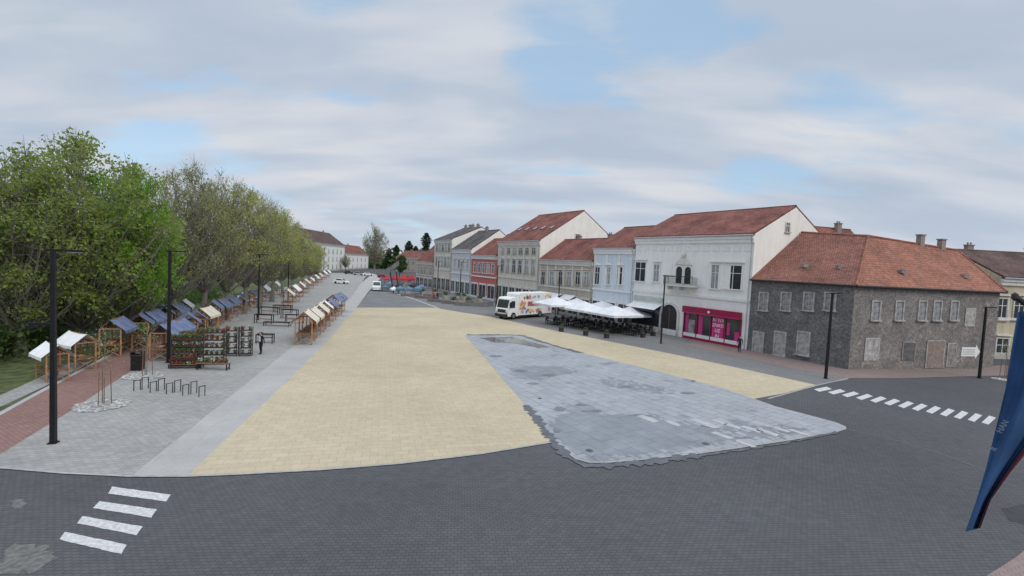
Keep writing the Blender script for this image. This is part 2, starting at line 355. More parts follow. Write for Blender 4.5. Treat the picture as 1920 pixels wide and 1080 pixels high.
for i in range(13):
    t=i/12; u=1543+311*t; v=730+58*t; a=(12-5*t,-2.5-4*t); w=(5+1.5*t,2.3-.3*t)
    sheet("crosswalk_stripe",[(u-a[0]-w[0],v-a[1]-w[1]),(u-a[0]+w[0],v-a[1]+w[1]),(u+a[0]+w[0],v+a[1]+w[1]),(u+a[0]-w[0],v+a[1]-w[1])],.012,m_mark,"white painted crosswalk stripe","road marking")
for u,v,r in((190,760,1.15),(270,705,1.1),(1882,712,.8),(430,600,1.1)):
    P=G(u,v); n=40
    sheet("gravel_bed",[(P.x+(r+random.uniform(-.1,.1))*math.cos(2*math.pi*k/n),P.y+(r+random.uniform(-.1,.1))*math.sin(2*math.pi*k/n)) for k in range(n)],.024,m_gravel,"round gravel bed around a young tree",world=True)
# ------------------------------------------------------------------ buildings
wincache={}
def winmesh(w,h,style,trim,glass):
    key=(round(w,2),round(h,2),style,trim.name,glass.name)
    if key in wincache: return wincache[key]
    b=MB(); t=.14
    b.poly([(-w/2,-.012,0),(w/2,-.012,0),(w/2,-.012,h),(-w/2,-.012,h)],1)
    b.box(-w/2-t,-w/2,-.09,.05,0,h,0); b.box(w/2,w/2+t,-.09,.05,0,h,0)
    b.box(-w/2-t,w/2+t,-.09,.05,h,h+t,0); b.box(-w/2-t-.08,w/2+t+.08,-.2,.05,-.12,0,0)
    if style=='l': b.box(-w/2-t-.1,w/2+t+.1,-.26,.05,h+.32,h+.45,0)
    if style=='p':
        b.hexa([(-w/2-t-.1,-.25,h+.3),(w/2+t+.1,-.25,h+.3),(w/2+t+.1,.05,h+.3),(-w/2-t-.1,.05,h+.3),(-.02,-.25,h+.75),(.02,-.25,h+.75),(.02,.05,h+.75),(-.02,.05,h+.75)],0)
    if style!='flat':
        b.box(-.035,.035,-.05,-.014,0,h,2); b.box(-w/2,-.04,-.045,-.014,h*.66,h*.66+.06,2); b.box(.04,w/2,-.045,-.014,h*.66,h*.66+.06,2)
        b.box(-w/2,-w/2+.05,-.048,-.014,0,h,2); b.box(w/2-.05,w/2,-.048,-.014,0,h,2)
    else:
        b.box(-.03,.03,-.03,-.014,0,h,0); b.box(-w/2,-.04,-.028,-.014,h*.6,h*.6+.05,0); b.box(.04,w/2,-.028,-.014,h*.6,h*.6+.05,0)
    me=b.mesh("window",[trim,glass,m_white]); wincache[key]=me; return me
class Fac:
    def __init__(s,root,O,xd):
        s.root=root; s.O=Vector((O[0],O[1],0)); s.x=Vector((xd[0],xd[1],0)).normalized(); s.ang=math.atan2(s.x.y,s.x.x); s.M=TR(s.O,s.ang)
    def loc(s,u,v):
        d=ray(u,v); C=Vector((0,0,CH)); n=Vector((-s.x.y,s.x.x,0)); t=(s.O-C).dot(n)/d.dot(n); p=C+d*t
        return (p-s.O).dot(s.x),p.z
    def mw(s,x,z,y=0,s2=1): return s.M@Matrix.Translation((x,y,z))
    def win(s,x,z,w,h,style='l',trim=None,glass=None,name="window"):
        return place(name,winmesh(w,h,style,trim or m_trim,glass or (m_glass if random.random()<.65 else m_curtain)),s.root,s.mw(x,z))
    def winpx(s,u,v0,v1,w,style='l',trim=None,glass=None,name="window"):
        x,zt=s.loc(u,v0); _,zb=s.loc(u,v1); return s.win(x,zb,w,zt-zb,style,trim,glass,name)
def house(name,label,P0,P1,depth,eave,ridge,wall,roofm,trim=None,cornice=True,chim=2,sky=0,over=.35,gwall=None,gov=0,band=None):
    P0=Vector(P0);P1=Vector(P1); xd=(P1-P0); L=xd.length; ang=math.atan2(xd.y,xd.x)
    root=empty(name,TR(P0,ang)); tag(root,label,"building"); f=Fac(root,P0,xd); trim=trim or m_trim
    d=depth; b=MB(); e=eave
    b.poly([(0,0,0),(L,0,0),(L,0,e),(0,0,e)]); b.poly([(L,d,0),(0,d,0),(0,d,e),(L,d,e)])
    gm=1 if gwall else 0
    b.poly([(L,0,0),(L,d,0),(L,d,e),(L,d/2,ridge),(L,0,e)],gm); b.poly([(0,d,0),(0,0,0),(0,0,e),(0,d/2,ridge),(0,d,e)],gm)
    b.obj("wall",[wall,gwall or wall],root,f.M)
    r=MB(); sl=(ridge-e)/(d/2); o=over; th=.18
    y0=-o; z0=e-sl*o
    for sg in(0,1):
        def q(x,y,z): return (x,y if not sg else d-y,z)
        A=[q(-gov,y0,z0+.03),q(L+gov,y0,z0+.03),q(L+gov,d/2,ridge+.03),q(-gov,d/2,ridge+.03)]
        B=[(x,y,z+th) for x,y,z in A]
        if sg: A=[A[1],A[0],A[3],A[2]];B=[B[1],B[0],B[3],B[2]]
        r.hexa(A+B)
    r.tube((-gov,d/2,ridge+.17),(L+gov,d/2,ridge+.17),.13,n=6)
    ro=r.obj("roof",[roofm],root,f.M)
    if cornice:
        c=MB(); c.box(-.02,L+.02,-.32,-.004,e-.55,e-.25); c.box(-.01,L+.01,-.2,-.004,e-.95,e-.55); c.obj("cornice",[trim],root,f.M)
        c=MB(); c.box(0,L,-.1,-.004,0,.7); c.obj("plinth",[trim],root,f.M)
        if band: c=MB(); c.box(0,L,-.14,-.004,band-.15,band+.15); c.obj("string_course",[trim],root,f.M)
        g=MB(); g.tube((0,-.42,e-.16),(L,-.42,e-.16),.08,n=6); g.tube((L-.2,-.42,e-.16),(L-.2,-.16,e-1.1),.05,n=6); g.tube((L-.2,-.16,e-1.1),(L-.2,-.16,0),.05,n=6)
        g.obj("gutter",[m_silver],root,f.M)
    for k in range(chim):
        x=L*(.2+.6*k/max(1,chim-1)) if chim>1 else L*.5
        y=d*.5+random.uniform(-1,1); c=MB(); zz=ridge-abs(y-d/2)*sl-.3
        c.box(x-.38,x+.38,y-.28,y+.28,zz,ridge+.8,0); c.box(x-.45,x+.45,y-.35,y+.35,ridge+.8,ridge+.92,0)
        c.tube((x-.2,y,ridge+.92),(x-.2,y,ridge+1.2),.1,n=8); c.tube((x+.2,y,ridge+.92),(x+.2,y,ridge+1.2),.1,n=8)
        c.obj("chimney",[m_chim],ro,f.M)
    for k in range(sky):
        x=L*(k+.7)/(sky+.4); y=d*.2; z=e+sl*y+.22; c=MB(); 
        T=Matrix.Translation((x,y,z))@Matrix.Rotation(math.atan(sl),4,'X')
        c.box(-.45,.45,-.6,.6,-.05,.1,0,T); c.box(-.36,.36,-.5,.5,.1,.115,1,T); c.obj("skylight",[m_dark,m_curtain],ro,f.M)
    f.L=L; f.eave=e; f.ridge=ridge; f.roof=ro; return f
m_chim=MBrick("chimney_brick",(.34,.27,.23),(.28,.22,.19),(.33,.31,.29),.25,.08,.01,coord='UV',stain=.3)
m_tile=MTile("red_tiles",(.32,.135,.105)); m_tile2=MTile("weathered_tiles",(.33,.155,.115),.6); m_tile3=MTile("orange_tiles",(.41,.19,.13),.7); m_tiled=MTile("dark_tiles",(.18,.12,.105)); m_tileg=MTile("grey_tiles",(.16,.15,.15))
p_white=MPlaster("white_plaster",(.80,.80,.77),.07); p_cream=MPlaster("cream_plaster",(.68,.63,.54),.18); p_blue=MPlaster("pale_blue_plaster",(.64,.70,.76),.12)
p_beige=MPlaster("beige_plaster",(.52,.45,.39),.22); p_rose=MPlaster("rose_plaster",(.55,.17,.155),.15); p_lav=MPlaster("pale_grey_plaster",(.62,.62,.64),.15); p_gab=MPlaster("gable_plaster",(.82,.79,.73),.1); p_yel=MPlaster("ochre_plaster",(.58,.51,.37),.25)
def row(u): return G(u,467+.1935*(u-425))
def eaveat(u,v): return HT(row(u),v)
# B : large white house
B=house("white_townhouse","large white plaster townhouse with red tile roof and balcony",row(1183),row(1400),14.5,(eaveat(1190,442)+eaveat(1400,441))/2,15.9,p_white,m_tile,cornice=True,chim=0,gwall=p_gab,band=5.2,trim=m_white)
for u,v0,v1,w in((1202,492,527,1.9),(1343,497,541,1.1),(1376,498,542,2.1),(1232,496,528,1.0)):
    B.winpx(u,v0,v1,w,'l',m_white,m_glass if w>1.5 else m_curtain)
for u in(1219,1252,1316,1360):
    x,zt=B.loc(u,497); b=MB(); b.box(x-.75,x+.75,-.05,-.004,zt-2.6,zt+.1,0); b.box(x-.55,x+.55,-.075,-.05,zt-2.4,zt-.1,0); b.obj("wall_panel",[p_white],B.root,B.M)
for k in range(13):
    x=B.L*(k+.5)/13; b=MB(); b.box(x-.45,x+.45,-.05,-.004,B.eave-1.9,B.eave-1.3); b.obj("frieze_panel",[m_white],B.root,B.M)
x,zt=B.loc(1283,500); _,zb=B.loc(1283,532)
for dx_ in(-.65,.65):
    b=MB(); n=10; w=.48; h=zt-zb
    pts=[(dx_-w,-.03,0),(dx_+w,-.03,0)]+[(dx_+w*math.cos(math.pi*k/n),-.03,h-w+w*math.sin(math.pi*k/n)) for k in range(n+1)]
    b.poly(pts,1)
    for k in range(n):
        a0,a1=math.pi*k/n,math.pi*(k+1)/n
        P=[(dx_+(w+q)*math.cos(a),yy,h-w+(w+q)*math.sin(a)) for yy in(-.12,.02) for a,q in((a0,0),(a1,0),(a1,.15),(a0,.15))]
        b.hexa(P,0)
    b.box(dx_-w-.15,dx_-w,-.12,.02,0,h-w); b.box(dx_+w,dx_+w+.15,-.12,.02,0,h-w)
    b.obj("window",[m_white,m_glass],B.root,B.mw(x,zb))
b=MB(); b.box(x-2.2,x+2.2,-1.1,0,zb-.35,zb-.15,0)
for k in range(3): b.box(x-1.8+1.7*k,x-1.6+1.7*k,-.8,0,zb-.8,zb-.35,0)
for k in range(23):
    xx=x-2.15+4.3*k/22; b.tube((xx,-1.05,zb-.15),(xx,-1.05,zb+.85),.022,n=5,mi=1)
for sx in(-2.15,2.15):
    for k in range(6): b.tube((x+sx,-1.0+.19*k,zb-.15),(x+sx,-1.0+.19*k,zb+.85),.022,n=5,mi=1)
b.box(x-2.2,x+2.2,-1.1,-1.0,zb+.85,zb+.92,1)
b.obj("balcony",[m_trim,m_dark],B.root,B.M)
b=MB(); x2,z2=B.loc(1283,487); b.hexa([(x2-1.3,-.2,z2-.6),(x2+1.3,-.2,z2-.6),(x2+1.3,.0,z2-.6),(x2-1.3,.0,z2-.6),(x2-.3,-.2,z2+.4),(x2+.3,-.2,z2+.4),(x2+.3,0,z2+.4),(x2-.3,0,z2+.4)]); b.lathe([(0,.55),(.22,.5),(.3,.25),(.2,0),(0,-.05)],10,0,(x2,-.15,z2+.3)); b.obj("ornament",[m_trim],B.root,B.M)
x,zt=B.loc(1257,571); b=MB(); w=1.25; h=zt; n=12
b.poly([(x-w,-.03,0),(x+w,-.03,0)]+[(x+w*math.cos(math.pi*k/n),-.03,h-w+w*math.sin(math.pi*k/n)) for k in range(n+1)],1)
for k in range(n):
    a0,a1=math.pi*k/n,math.pi*(k+1)/n
    b.hexa([(x+(w+q)*math.cos(a),yy,h-w+(w+q)*math.sin(a)) for yy in(-.16,.02) for a,q in((a0,0),(a1,0),(a1,.3),(a0,.3))],0)
b.box(x-w-.3,x-w,-.16,.02,0,h-w); b.box(x+w,x+w+.3,-.16,.02,0,h-w); b.box(x-.04,x+.04,-.07,-.032,0,h-.4,2)
b.obj("door",[m_trim,m_dark,m_wood2],B.root,B.M)["label"]="dark arched wooden gate"
# phone shop
x0,_=B.loc(1283,600); x1,_=B.loc(1391,600); x1=min(x1,B.L-.3); zs=3.9
m_red2=M("dark_red_sign",(.30,.015,.06),.1,1,.4)
b=MB(); b.box(x0,x1,-.5,-.02,zs-.75,zs,0); b.box(x0,x1,-.52,-.501,zs-.75,zs-.68,1); b.obj("shop_sign",[m_red2,m_magenta],B.root,B.M)
b=MB(); b.poly([(x0,-.03,0.15),(x1,-.03,.15),(x1,-.03,zs-.75),(x0,-.03,zs-.75)],0)
for k in range(5):
    xx=x0+(x1-x0)*k/4; b.box(xx-.06,xx+.06,-.12,-.035,0,zs-.75,1)
b.box(x0,x1,-.14,-.035,0,.3,1)
b.obj("shop_window",[m_glass,m_red2],B.root,B.M)
pw=(x1-x0)/4
def poster(a,c,z0,z1,mat=m_magenta,lab="magenta shop window poster"):
    b=MB(); b.box(x0+a*pw,x0+c*pw,-.06,-.045,z0,z1); o=b.obj("poster",[mat],B.root,B.M); o["label"]=lab
poster(2.12,2.88,.35,zs-.85,lab="magenta poster with white lettering"); poster(1.12,1.42,.35,zs-.9); poster(3.62,3.9,.35,1.7); poster(3.12,3.3,1.2,2.6)
poster(.38,.85,.5,2.3,M("pale_poster",(.30,.27,.30),.5,1.5,.4),"pale printed window poster"); poster(.15,.35,.5,2.9)
for k,s in enumerate(("A1 TO!","ZNATI","UZ","A1")):
    text(s,.46 if k<1 else .5,m_white,B.root,B.M@Matrix.Translation((x0+2.5*pw,-.066,zs-1.2-.6*k))@Matrix.Rotation(rad(90),4,'X'))
b=MB(); b.box(x0+1.9*pw,x0+2.05*pw,-.53,-.522,zs-.5,zs-.25); b.obj("emblem",[m_white],B.root,B.M)
x0,_=B.loc(1186,600); x1,_=B.loc(1240,600)
b=MB(); b.poly([(x0,-.03,.2),(x1,-.03,.2),(x1,-.03,3.4),(x0,-.03,3.4)],0)
for k in range(5): xx=x0+(x1-x0)*k/4; b.box(xx-.06,xx+.06,-.12,-.035,0,3.4,1)
b.obj("shop_window",[m_glass,m_dark],B.root,B.M)
b=MB(); b.hexa([(x0,-1.5,2.95),(x1,-1.5,2.95),(x1,-.02,3.6),(x0,-.02,3.6),(x0,-1.5,3.0),(x1,-1.5,3.0),(x1,-.02,3.66),(x0,-.02,3.66)],0); b.box(x0,x1,-1.52,-1.5,2.7,3.0,1); b.obj("awning",[m_cwhite,m_dark],B.root,B.M)
b=MB(); b.box(x0,x1,-.12,-.02,3.9,4.5); b.obj("shop_sign",[M("pale_sign",(.45,.5,.45),.2,2,.5)],B.root,B.M)
# row houses
C=house("blue_townhouse","pale blue two storey townhouse with red roof",row(1108),row(1182),11.5,eaveat(1140,464),eaveat(1140,464)+3.3,p_blue,m_tile,m_white,chim=0,band=4.8)
D=house("brick_townhouse","brown ornate two storey townhouse with white trim",row(1008),row(1107),10.5,eaveat(1060,487),eaveat(1060,487)+3.6,p_beige,m_tile,m_trim,chim=2,band=4.4)
E=house("cream_townhouse","cream ornate townhouse with steep red roof and tall gable",row(930),row(1007),19,eaveat(970,451),eaveat(970,451)+6.0,p_cream,m_tile,m_trim,chim=0,sky=5,gwall=p_gab,band=5.2)
Fh=house("red_townhouse","small red plaster townhouse with white window frames",row(882),row(929),11,eaveat(905,478),eaveat(905,478)+3.8,p_rose,m_tile,m_white,chim=1,band=4.8)
Gh=house("grey_townhouse","pale grey townhouse with dark tiled roof",row(845),row(881),14,eaveat(863,467),eaveat(863,467)+4.8,p_lav,m_tileg,m_white,chim=1,gwall=p_gab,band=5.0)
Hh=house("ornate_townhouse","tall cream ornate townhouse with dark mansard roof",row(812),row(844),16,eaveat(828,449),eaveat(828,449)+3.5,p_cream,m_tileg,m_trim,chim=4,gwall=p_gab,band=5.5)
Ih=house("low_townhouse","low ochre house with red tile roof",row(780),row(811),10,eaveat(795,490),eaveat(795,490)+4.5,p_beige,m_tile,m_trim,chim=1,band=3.5)
def rows(f,n,z,w,h,style,trim=None,marg=.06,glass=None,name="window"):
    for k in range(n): f.win(f.L*(marg+(1-2*marg)*(k+.5)/n),z,w,h,style,trim,glass,name)
def shops(f,n,h=2.7,mat=None):
    for k in range(n):
        x0=f.L*(k+.12)/n; x1=f.L*(k+.88)/n; b=MB()
        b.poly([(x0,-.11,.4),(x1,-.11,.4),(x1,-.11,h),(x0,-.11,h)],0); b.box(x0-.1,x0,-.2,-.005,0,h,1); b.box(x1,x1+.1,-.2,-.005,0,h,1); b.box(x0-.1,x1+.1,-.2,-.005,h,h+.35,1); b.box((x0+x1)/2-.05,(x0+x1)/2+.05,-.16,-.112,.4,h,1)
        b.obj("shop_window" if k%3!=1 else "door",[m_glass,mat or m_trim],f.root,f.M)
for k,u in enumerate((1121,1141,1163)):C.winpx(u,501,533,1.1,'p',m_white,m_curtain if k==1 else m_glass)
shops(C,3,3.0,m_white)
for k in range(6): D.winpx(1019+16.3*k,510,533,1.15,'l',m_trim,m_curtain if k%2 else m_glass)
shops(D,5,2.9,p_cream)
rows(E,6,6.3,1.2,2.3,'p'); rows(E,6,9.9,1.1,1.1,'n'); shops(E,6,3.3)
rows(Fh,5,5.6,1.0,1.9,'l',m_white); shops(Fh,3,3.0,m_white)
rows(Gh,4,6.2,1.2,2.0,'l',m_white); shops(Gh,4,3.0,m_white)
rows(Hh,5,6.5,1.1,2.1,'p'); rows(Hh,5,10.3,1.1,1.7,'l'); shops(Hh,4,3.2)
rows(Ih,5,3.9,1.0,1.5,'l'); shops(Ih,4,2.6)
for f,n,h0,h1 in((E,7,5.5,11.2),(D,7,4.7,8.0),(C,4,5.1,10),(Hh,6,5.8,12.4)):
    for k in range(n):
        x=.25+(f.L-.5)*k/(n-1); b=MB(); b.box(x-.17,x+.17,-.09,-.004,h0,min(h1,f.eave-1.0)); b.obj("pilaster",[m_white if f is C else m_trim],f.root,f.M)
for f,dd in((B,14.5),(E,19)):
    Mg=f.M@Matrix.Translation((f.L,dd/2,0))@Matrix.Rotation(rad(90),4,'Z')
    place("window",winmesh(.7,1.0,'n',p_gab,m_glass),f.root,Mg@Matrix.Translation((-1.4,0,f.eave+.6)))
for k in range(3):
    x0=D.L*(k+.2)/4; x1=x0+D.L*.2; b=MB(); b.hexa([(x0,-1.5,2.6),(x1,-1.5,2.6),(x1,-.22,3.3),(x0,-.22,3.3),(x0,-1.5,2.64),(x1,-1.5,2.64),(x1,-.22,3.35),(x0,-.22,3.35)]); b.obj("awning",[m_cwhite],D.root,D.M)
house("rear_house","red roofed rear wing behind the white townhouse",(36,62,0),(50,66,0),9,10.8,15.1,p_beige,m_tile,cornice=False,chim=3)
# A : corner building under printed scaffold net
P1=row(1400);P2=G(1590,693);P3=G(1861,691)
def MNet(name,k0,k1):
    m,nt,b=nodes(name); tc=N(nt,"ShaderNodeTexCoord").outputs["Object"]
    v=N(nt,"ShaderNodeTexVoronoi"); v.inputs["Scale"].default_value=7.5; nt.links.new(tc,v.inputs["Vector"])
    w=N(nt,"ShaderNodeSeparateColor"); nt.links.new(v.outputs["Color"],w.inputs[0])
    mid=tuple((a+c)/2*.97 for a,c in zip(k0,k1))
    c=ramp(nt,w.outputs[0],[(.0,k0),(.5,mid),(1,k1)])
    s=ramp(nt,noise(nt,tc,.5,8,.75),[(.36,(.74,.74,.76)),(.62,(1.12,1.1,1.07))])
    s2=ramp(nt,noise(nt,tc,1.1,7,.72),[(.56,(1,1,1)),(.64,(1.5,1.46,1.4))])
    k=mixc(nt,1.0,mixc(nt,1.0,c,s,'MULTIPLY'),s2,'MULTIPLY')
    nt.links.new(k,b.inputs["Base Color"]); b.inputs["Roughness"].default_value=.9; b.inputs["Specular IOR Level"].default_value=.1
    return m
m_net=MNet("printed_stone_net",(.125,.122,.125),(.225,.22,.218)); m_net_sunlit=MNet("printed_stone_net_sunlit_tone",(.165,.15,.142),(.29,.265,.25))  # second net is a paler copy: sunlit wing's brightness put into its colour
m_print=M("printed_pale_panel",(.37,.355,.34),.4,2.5,.85); m_print2=M("printed_grey",(.25,.235,.225),.4,3,.85); m_pglass=M("printed_glass",(.25,.25,.255),.5,2.5,.85)
eA=7.7; dA=12.5; aa=8.4; bb=5.2
root=empty("corner_building",TR(P2)); tag(root,"long corner building wrapped in grey stone printed net, red roof","building")
d1=(P2-P1).normalized(); d2=(P3-P2).normalized()
n1=Vector((-d1.y,d1.x,0)); n2=Vector((-d2.y,d2.x,0))
def inter(o,o2=None):
    o2=o if o2 is None else o2
    a=P1+n1*o; b2=P2+n2*o2
    den=d1.x*d2.y-d1.y*d2.x; t=((b2-a).x*d2.y-(b2-a).y*d2.x)/den
    return a+d1*t
Q1=P1+n1*dA;Q2=inter(dA);Q3=P3+n2*dA+d2*dA*.5
def Z(p,z): return Vector((p.x,p.y,z))
IM=TR(P2); off=-P2
def addp(b,pts,mi=0): b.poly([p+off for p in pts],mi)
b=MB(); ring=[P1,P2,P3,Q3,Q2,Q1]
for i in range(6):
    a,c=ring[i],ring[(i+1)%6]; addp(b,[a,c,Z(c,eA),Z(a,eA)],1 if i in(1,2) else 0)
b.obj("wall",[m_net,m_net_sunlit],root,IM)
E1=P1-n1*.35;E2=inter(-.35);E3=P3-n2*.35+d2*.35;EQ3=Q3+n2*.35+d2*.35;EQ2=inter(dA+.35);EQ1=Q1+n1*.35
R1=P1+n1*aa;R2=inter(aa,bb);R3=P3+n2*bb+d2*1.9
r2=HT(R2,443); r1=HT(R1,436); r3=HT(R3,470); rA=r2; r3=max(r3,10.6)
b=MB(); ze=eA-.15
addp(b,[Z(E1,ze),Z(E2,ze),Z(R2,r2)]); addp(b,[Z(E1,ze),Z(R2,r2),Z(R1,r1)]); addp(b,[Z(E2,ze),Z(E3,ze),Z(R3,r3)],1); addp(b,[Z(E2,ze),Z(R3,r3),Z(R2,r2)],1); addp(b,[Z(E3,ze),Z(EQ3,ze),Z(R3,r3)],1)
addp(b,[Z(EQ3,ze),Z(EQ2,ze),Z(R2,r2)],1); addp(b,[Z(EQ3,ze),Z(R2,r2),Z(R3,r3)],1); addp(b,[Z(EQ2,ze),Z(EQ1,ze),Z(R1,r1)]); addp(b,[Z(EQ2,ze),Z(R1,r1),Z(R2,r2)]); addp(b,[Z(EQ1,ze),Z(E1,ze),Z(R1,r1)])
rf=b.obj("roof",[m_tile2,m_tile3],root,IM)
b=MB()
b.tube(Z(R1,r1+.03)+off,Z(R2,r2+.03)+off,.12,n=6); b.tube(Z(R2,r2+.03)+off,Z(R3,r3+.03)+off,.12,n=6)
b.tube(Z(R2,r2+.03)+off,Z(E2,ze+.03)+off,.1,n=6); b.tube(Z(R3,r3+.03)+off,Z(E3,ze+.03)+off,.1,n=6)
b.obj("ridge_tiles",[m_tile3],rf,IM)
b=MB()
for a,c in((E1,E2),(E2,E3)):b.tube(Z(a,ze-.05)+off,Z(c,ze-.05)+off,.09,n=6)
b.obj("gutter",[m_dark],root,IM)
for s,zt in((R2.lerp(R3,.56),r3+1.3),(R2.lerp(R3,.8),r3+1.0),(R1.lerp(R2,.3)+n1*3,r2+.6),(R1.lerp(R2,.75)+n1*3,r2+.3)):
    b=MB(); p=s+off; T=Matrix.Translation((p.x,p.y,0))@Matrix.Rotation(math.atan2(d2.y,d2.x),4,'Z'); b.box(-.28,.28,-.25,.25,zt-3,zt,0,T); b.box(-.35,.35,-.32,.32,zt,zt+.12,0,T); b.obj("chimney",[m_chim],rf,IM)
for (a,ra,c,rc,e1,e2,k) in((R1,r1,R2,r2,E1,E2,.45),(R2,r2,R3,r3,E2,E3,.3),(R2,r2,R3,r3,E2,E3,.78),(R1,r1,R2,r2,E1,E2,.8)):
    p=Z(a.lerp(c,k),ra+(rc-ra)*k).lerp(Z(e1.lerp(e2,k),ze),.7)+off; b=MB(); b.box(p.x-.22,p.x+.22,p.y-.25,p.y+.25,p.z-.1,p.z+.25); b.obj("roof_vent",[m_print2],rf,IM)
A1=Fac(root,P1,d1);A2=Fac(root,P2,d2)
for u in(1433,1475,1518,1558): A1.winpx(u,550,582,.8,'flat',m_print,m_pglass)
for u in(1423,1464,1508): A1.winpx(u,624,666,1.0,'flat',m_print,m_print)
for u in(1643,1687,1730,1758,1790): A2.winpx(u,566,600,.8,'flat',m_print,m_pglass)
def panel(f,u0,u1,v0,v1,mat,name,label=None,y=-.05,fr=None):
    x0,z0=f.loc(u0,(v0+v1)/2); x1,_=f.loc(u1,(v0+v1)/2); _,zt=f.loc((u0+u1)/2,v0); _,zb=f.loc((u0+u1)/2,v1); zb=max(zb,.02); b=MB(); b.box(x0,x1,y,y+.03,zb,zt)
    if fr: b.box(x0-.1,x1+.1,y-.02,y+.028,zt,zt+.12,1); b.box(x0-.1,x0,y-.02,y+.028,zb,zt,1); b.box(x1,x1+.1,y-.02,y+.028,zb,zt,1)
    o=b.obj(name,[mat]+([fr] if fr else []),f.root,f.M)
    if label:o["label"]=label
    return x0,x1,zb,zt
m_door=M("aged_door",(.26,.20,.17),.3,4,.7); m_prdark=M("printed_dark",(.12,.115,.115),.4,2,.8)
panel(A2,1622,1646,636,676,m_print,"poster","pale framed poster",fr=m_stone)
panel(A2,1810,1826,580,612,m_print,"poster","pale framed poster",fr=m_stone)
panel(A2,1692,1714,643,676,m_prdark,"shop_window",fr=m_print2)
panel(A2,1737,1768,640,690,m_door,"door","weathered printed wooden door",fr=m_print)
panel(A2,1776,1790,645,688,m_print2,"door",fr=m_print)
x0,x1,zb,zt=panel(A2,1802,1828,651,668,m_white,"arrow_sign","white arrow shaped sign")
zm=(zb+zt)/2; b=MB(); b.extr([(x1,zb-.25),(x1+.6,zm),(x1,zt+.25)],-.05,-.02); b.obj("sign_tip",[m_white],root,A2.M)
for k in range(3): 
    b=MB(); b.box(x0+.15,x1-.1,-.058,-.051,zb+.2+.2*k,zb+.26+.2*k); b.obj("lettering",[m_print2],root,A2.M)
# J right house
PJ=G(1862,672); PK=G(2080,681)
J=house("ochre_house","ochre two storey house with dark tile roof",PJ,PK,12,9.2,12.2,p_yel,m_tiled,m_trim,chim=2,band=4.5)
for u in(1880,1912,1946,1980): J.winpx(u,560,600,1.2,'l',m_trim,m_glass)
for u in(1880,1915,1950): J.winpx(u,635,672,1.4,'l',m_trim,m_glass)
# far end
def far(name,label,u0,v0,u1,v1,depth,ve,vr,wall,roof,n,chim=1):
    a=G(u0,v0);c=G(u1,v1); e=HT(a.lerp(c,.5),ve); 
    f=house(name,label,a,c,depth,e,HT(a.lerp(c,.5),vr),wall,roof,chim=chim); k=max(1,int(e//4))
    for j in range(k): rows(f,n,1.2+j*3.7,1.3,2.0,'n')
    return f
far("far_house","white townhouse with brown roof at the street end",578,511,645,507,16,457,434,p_white,m_tiled,7,2)
far("far_house","low white gabled house at the street end",645,506,690,504,12,476,461,p_white,m_tile,5)
far("far_house","low red roofed house at the street end",742,508,790,512,14,482,470,p_beige,m_tile,5)
far("far_house","pale house at the street end",505,513,580,510,16,462,447,p_white,m_tiled,6)
# ------------------------------------------------------------------ trees
def quads(name,C,size,mat,flat=.0):
    n=len(C); a=np.random.normal(size=(n,3)); a[:,2]*=(1-flat); a/=np.linalg.norm(a,axis=1)[:,None]
    b=np.random.normal(size=(n,3)); b-=a*np.sum(a*b,axis=1)[:,None]; b/=np.linalg.norm(b,axis=1)[:,None]
    s=(size*np.random.uniform(.55,1.3,n))[:,None]; a=a*s; b=b*s*.62
    V=np.stack([C-a,C-b*.9+a*.1,C+a,C+b*.9+a*.1],axis=1).reshape(-1,3)
    me=bpy.data.meshes.new(name); me.vertices.add(4*n); me.vertices.foreach_set("co",V.astype(np.float32).ravel())
    me.loops.add(4*n); me.loops.foreach_set("vertex_index",np.arange(4*n,dtype=np.int32))
    me.polygons.add(n); me.polygons.foreach_set("loop_start",np.arange(0,4*n,4,dtype=np.int32)); 
    me.update(calc_edges=True); me.materials.append(mat); return me
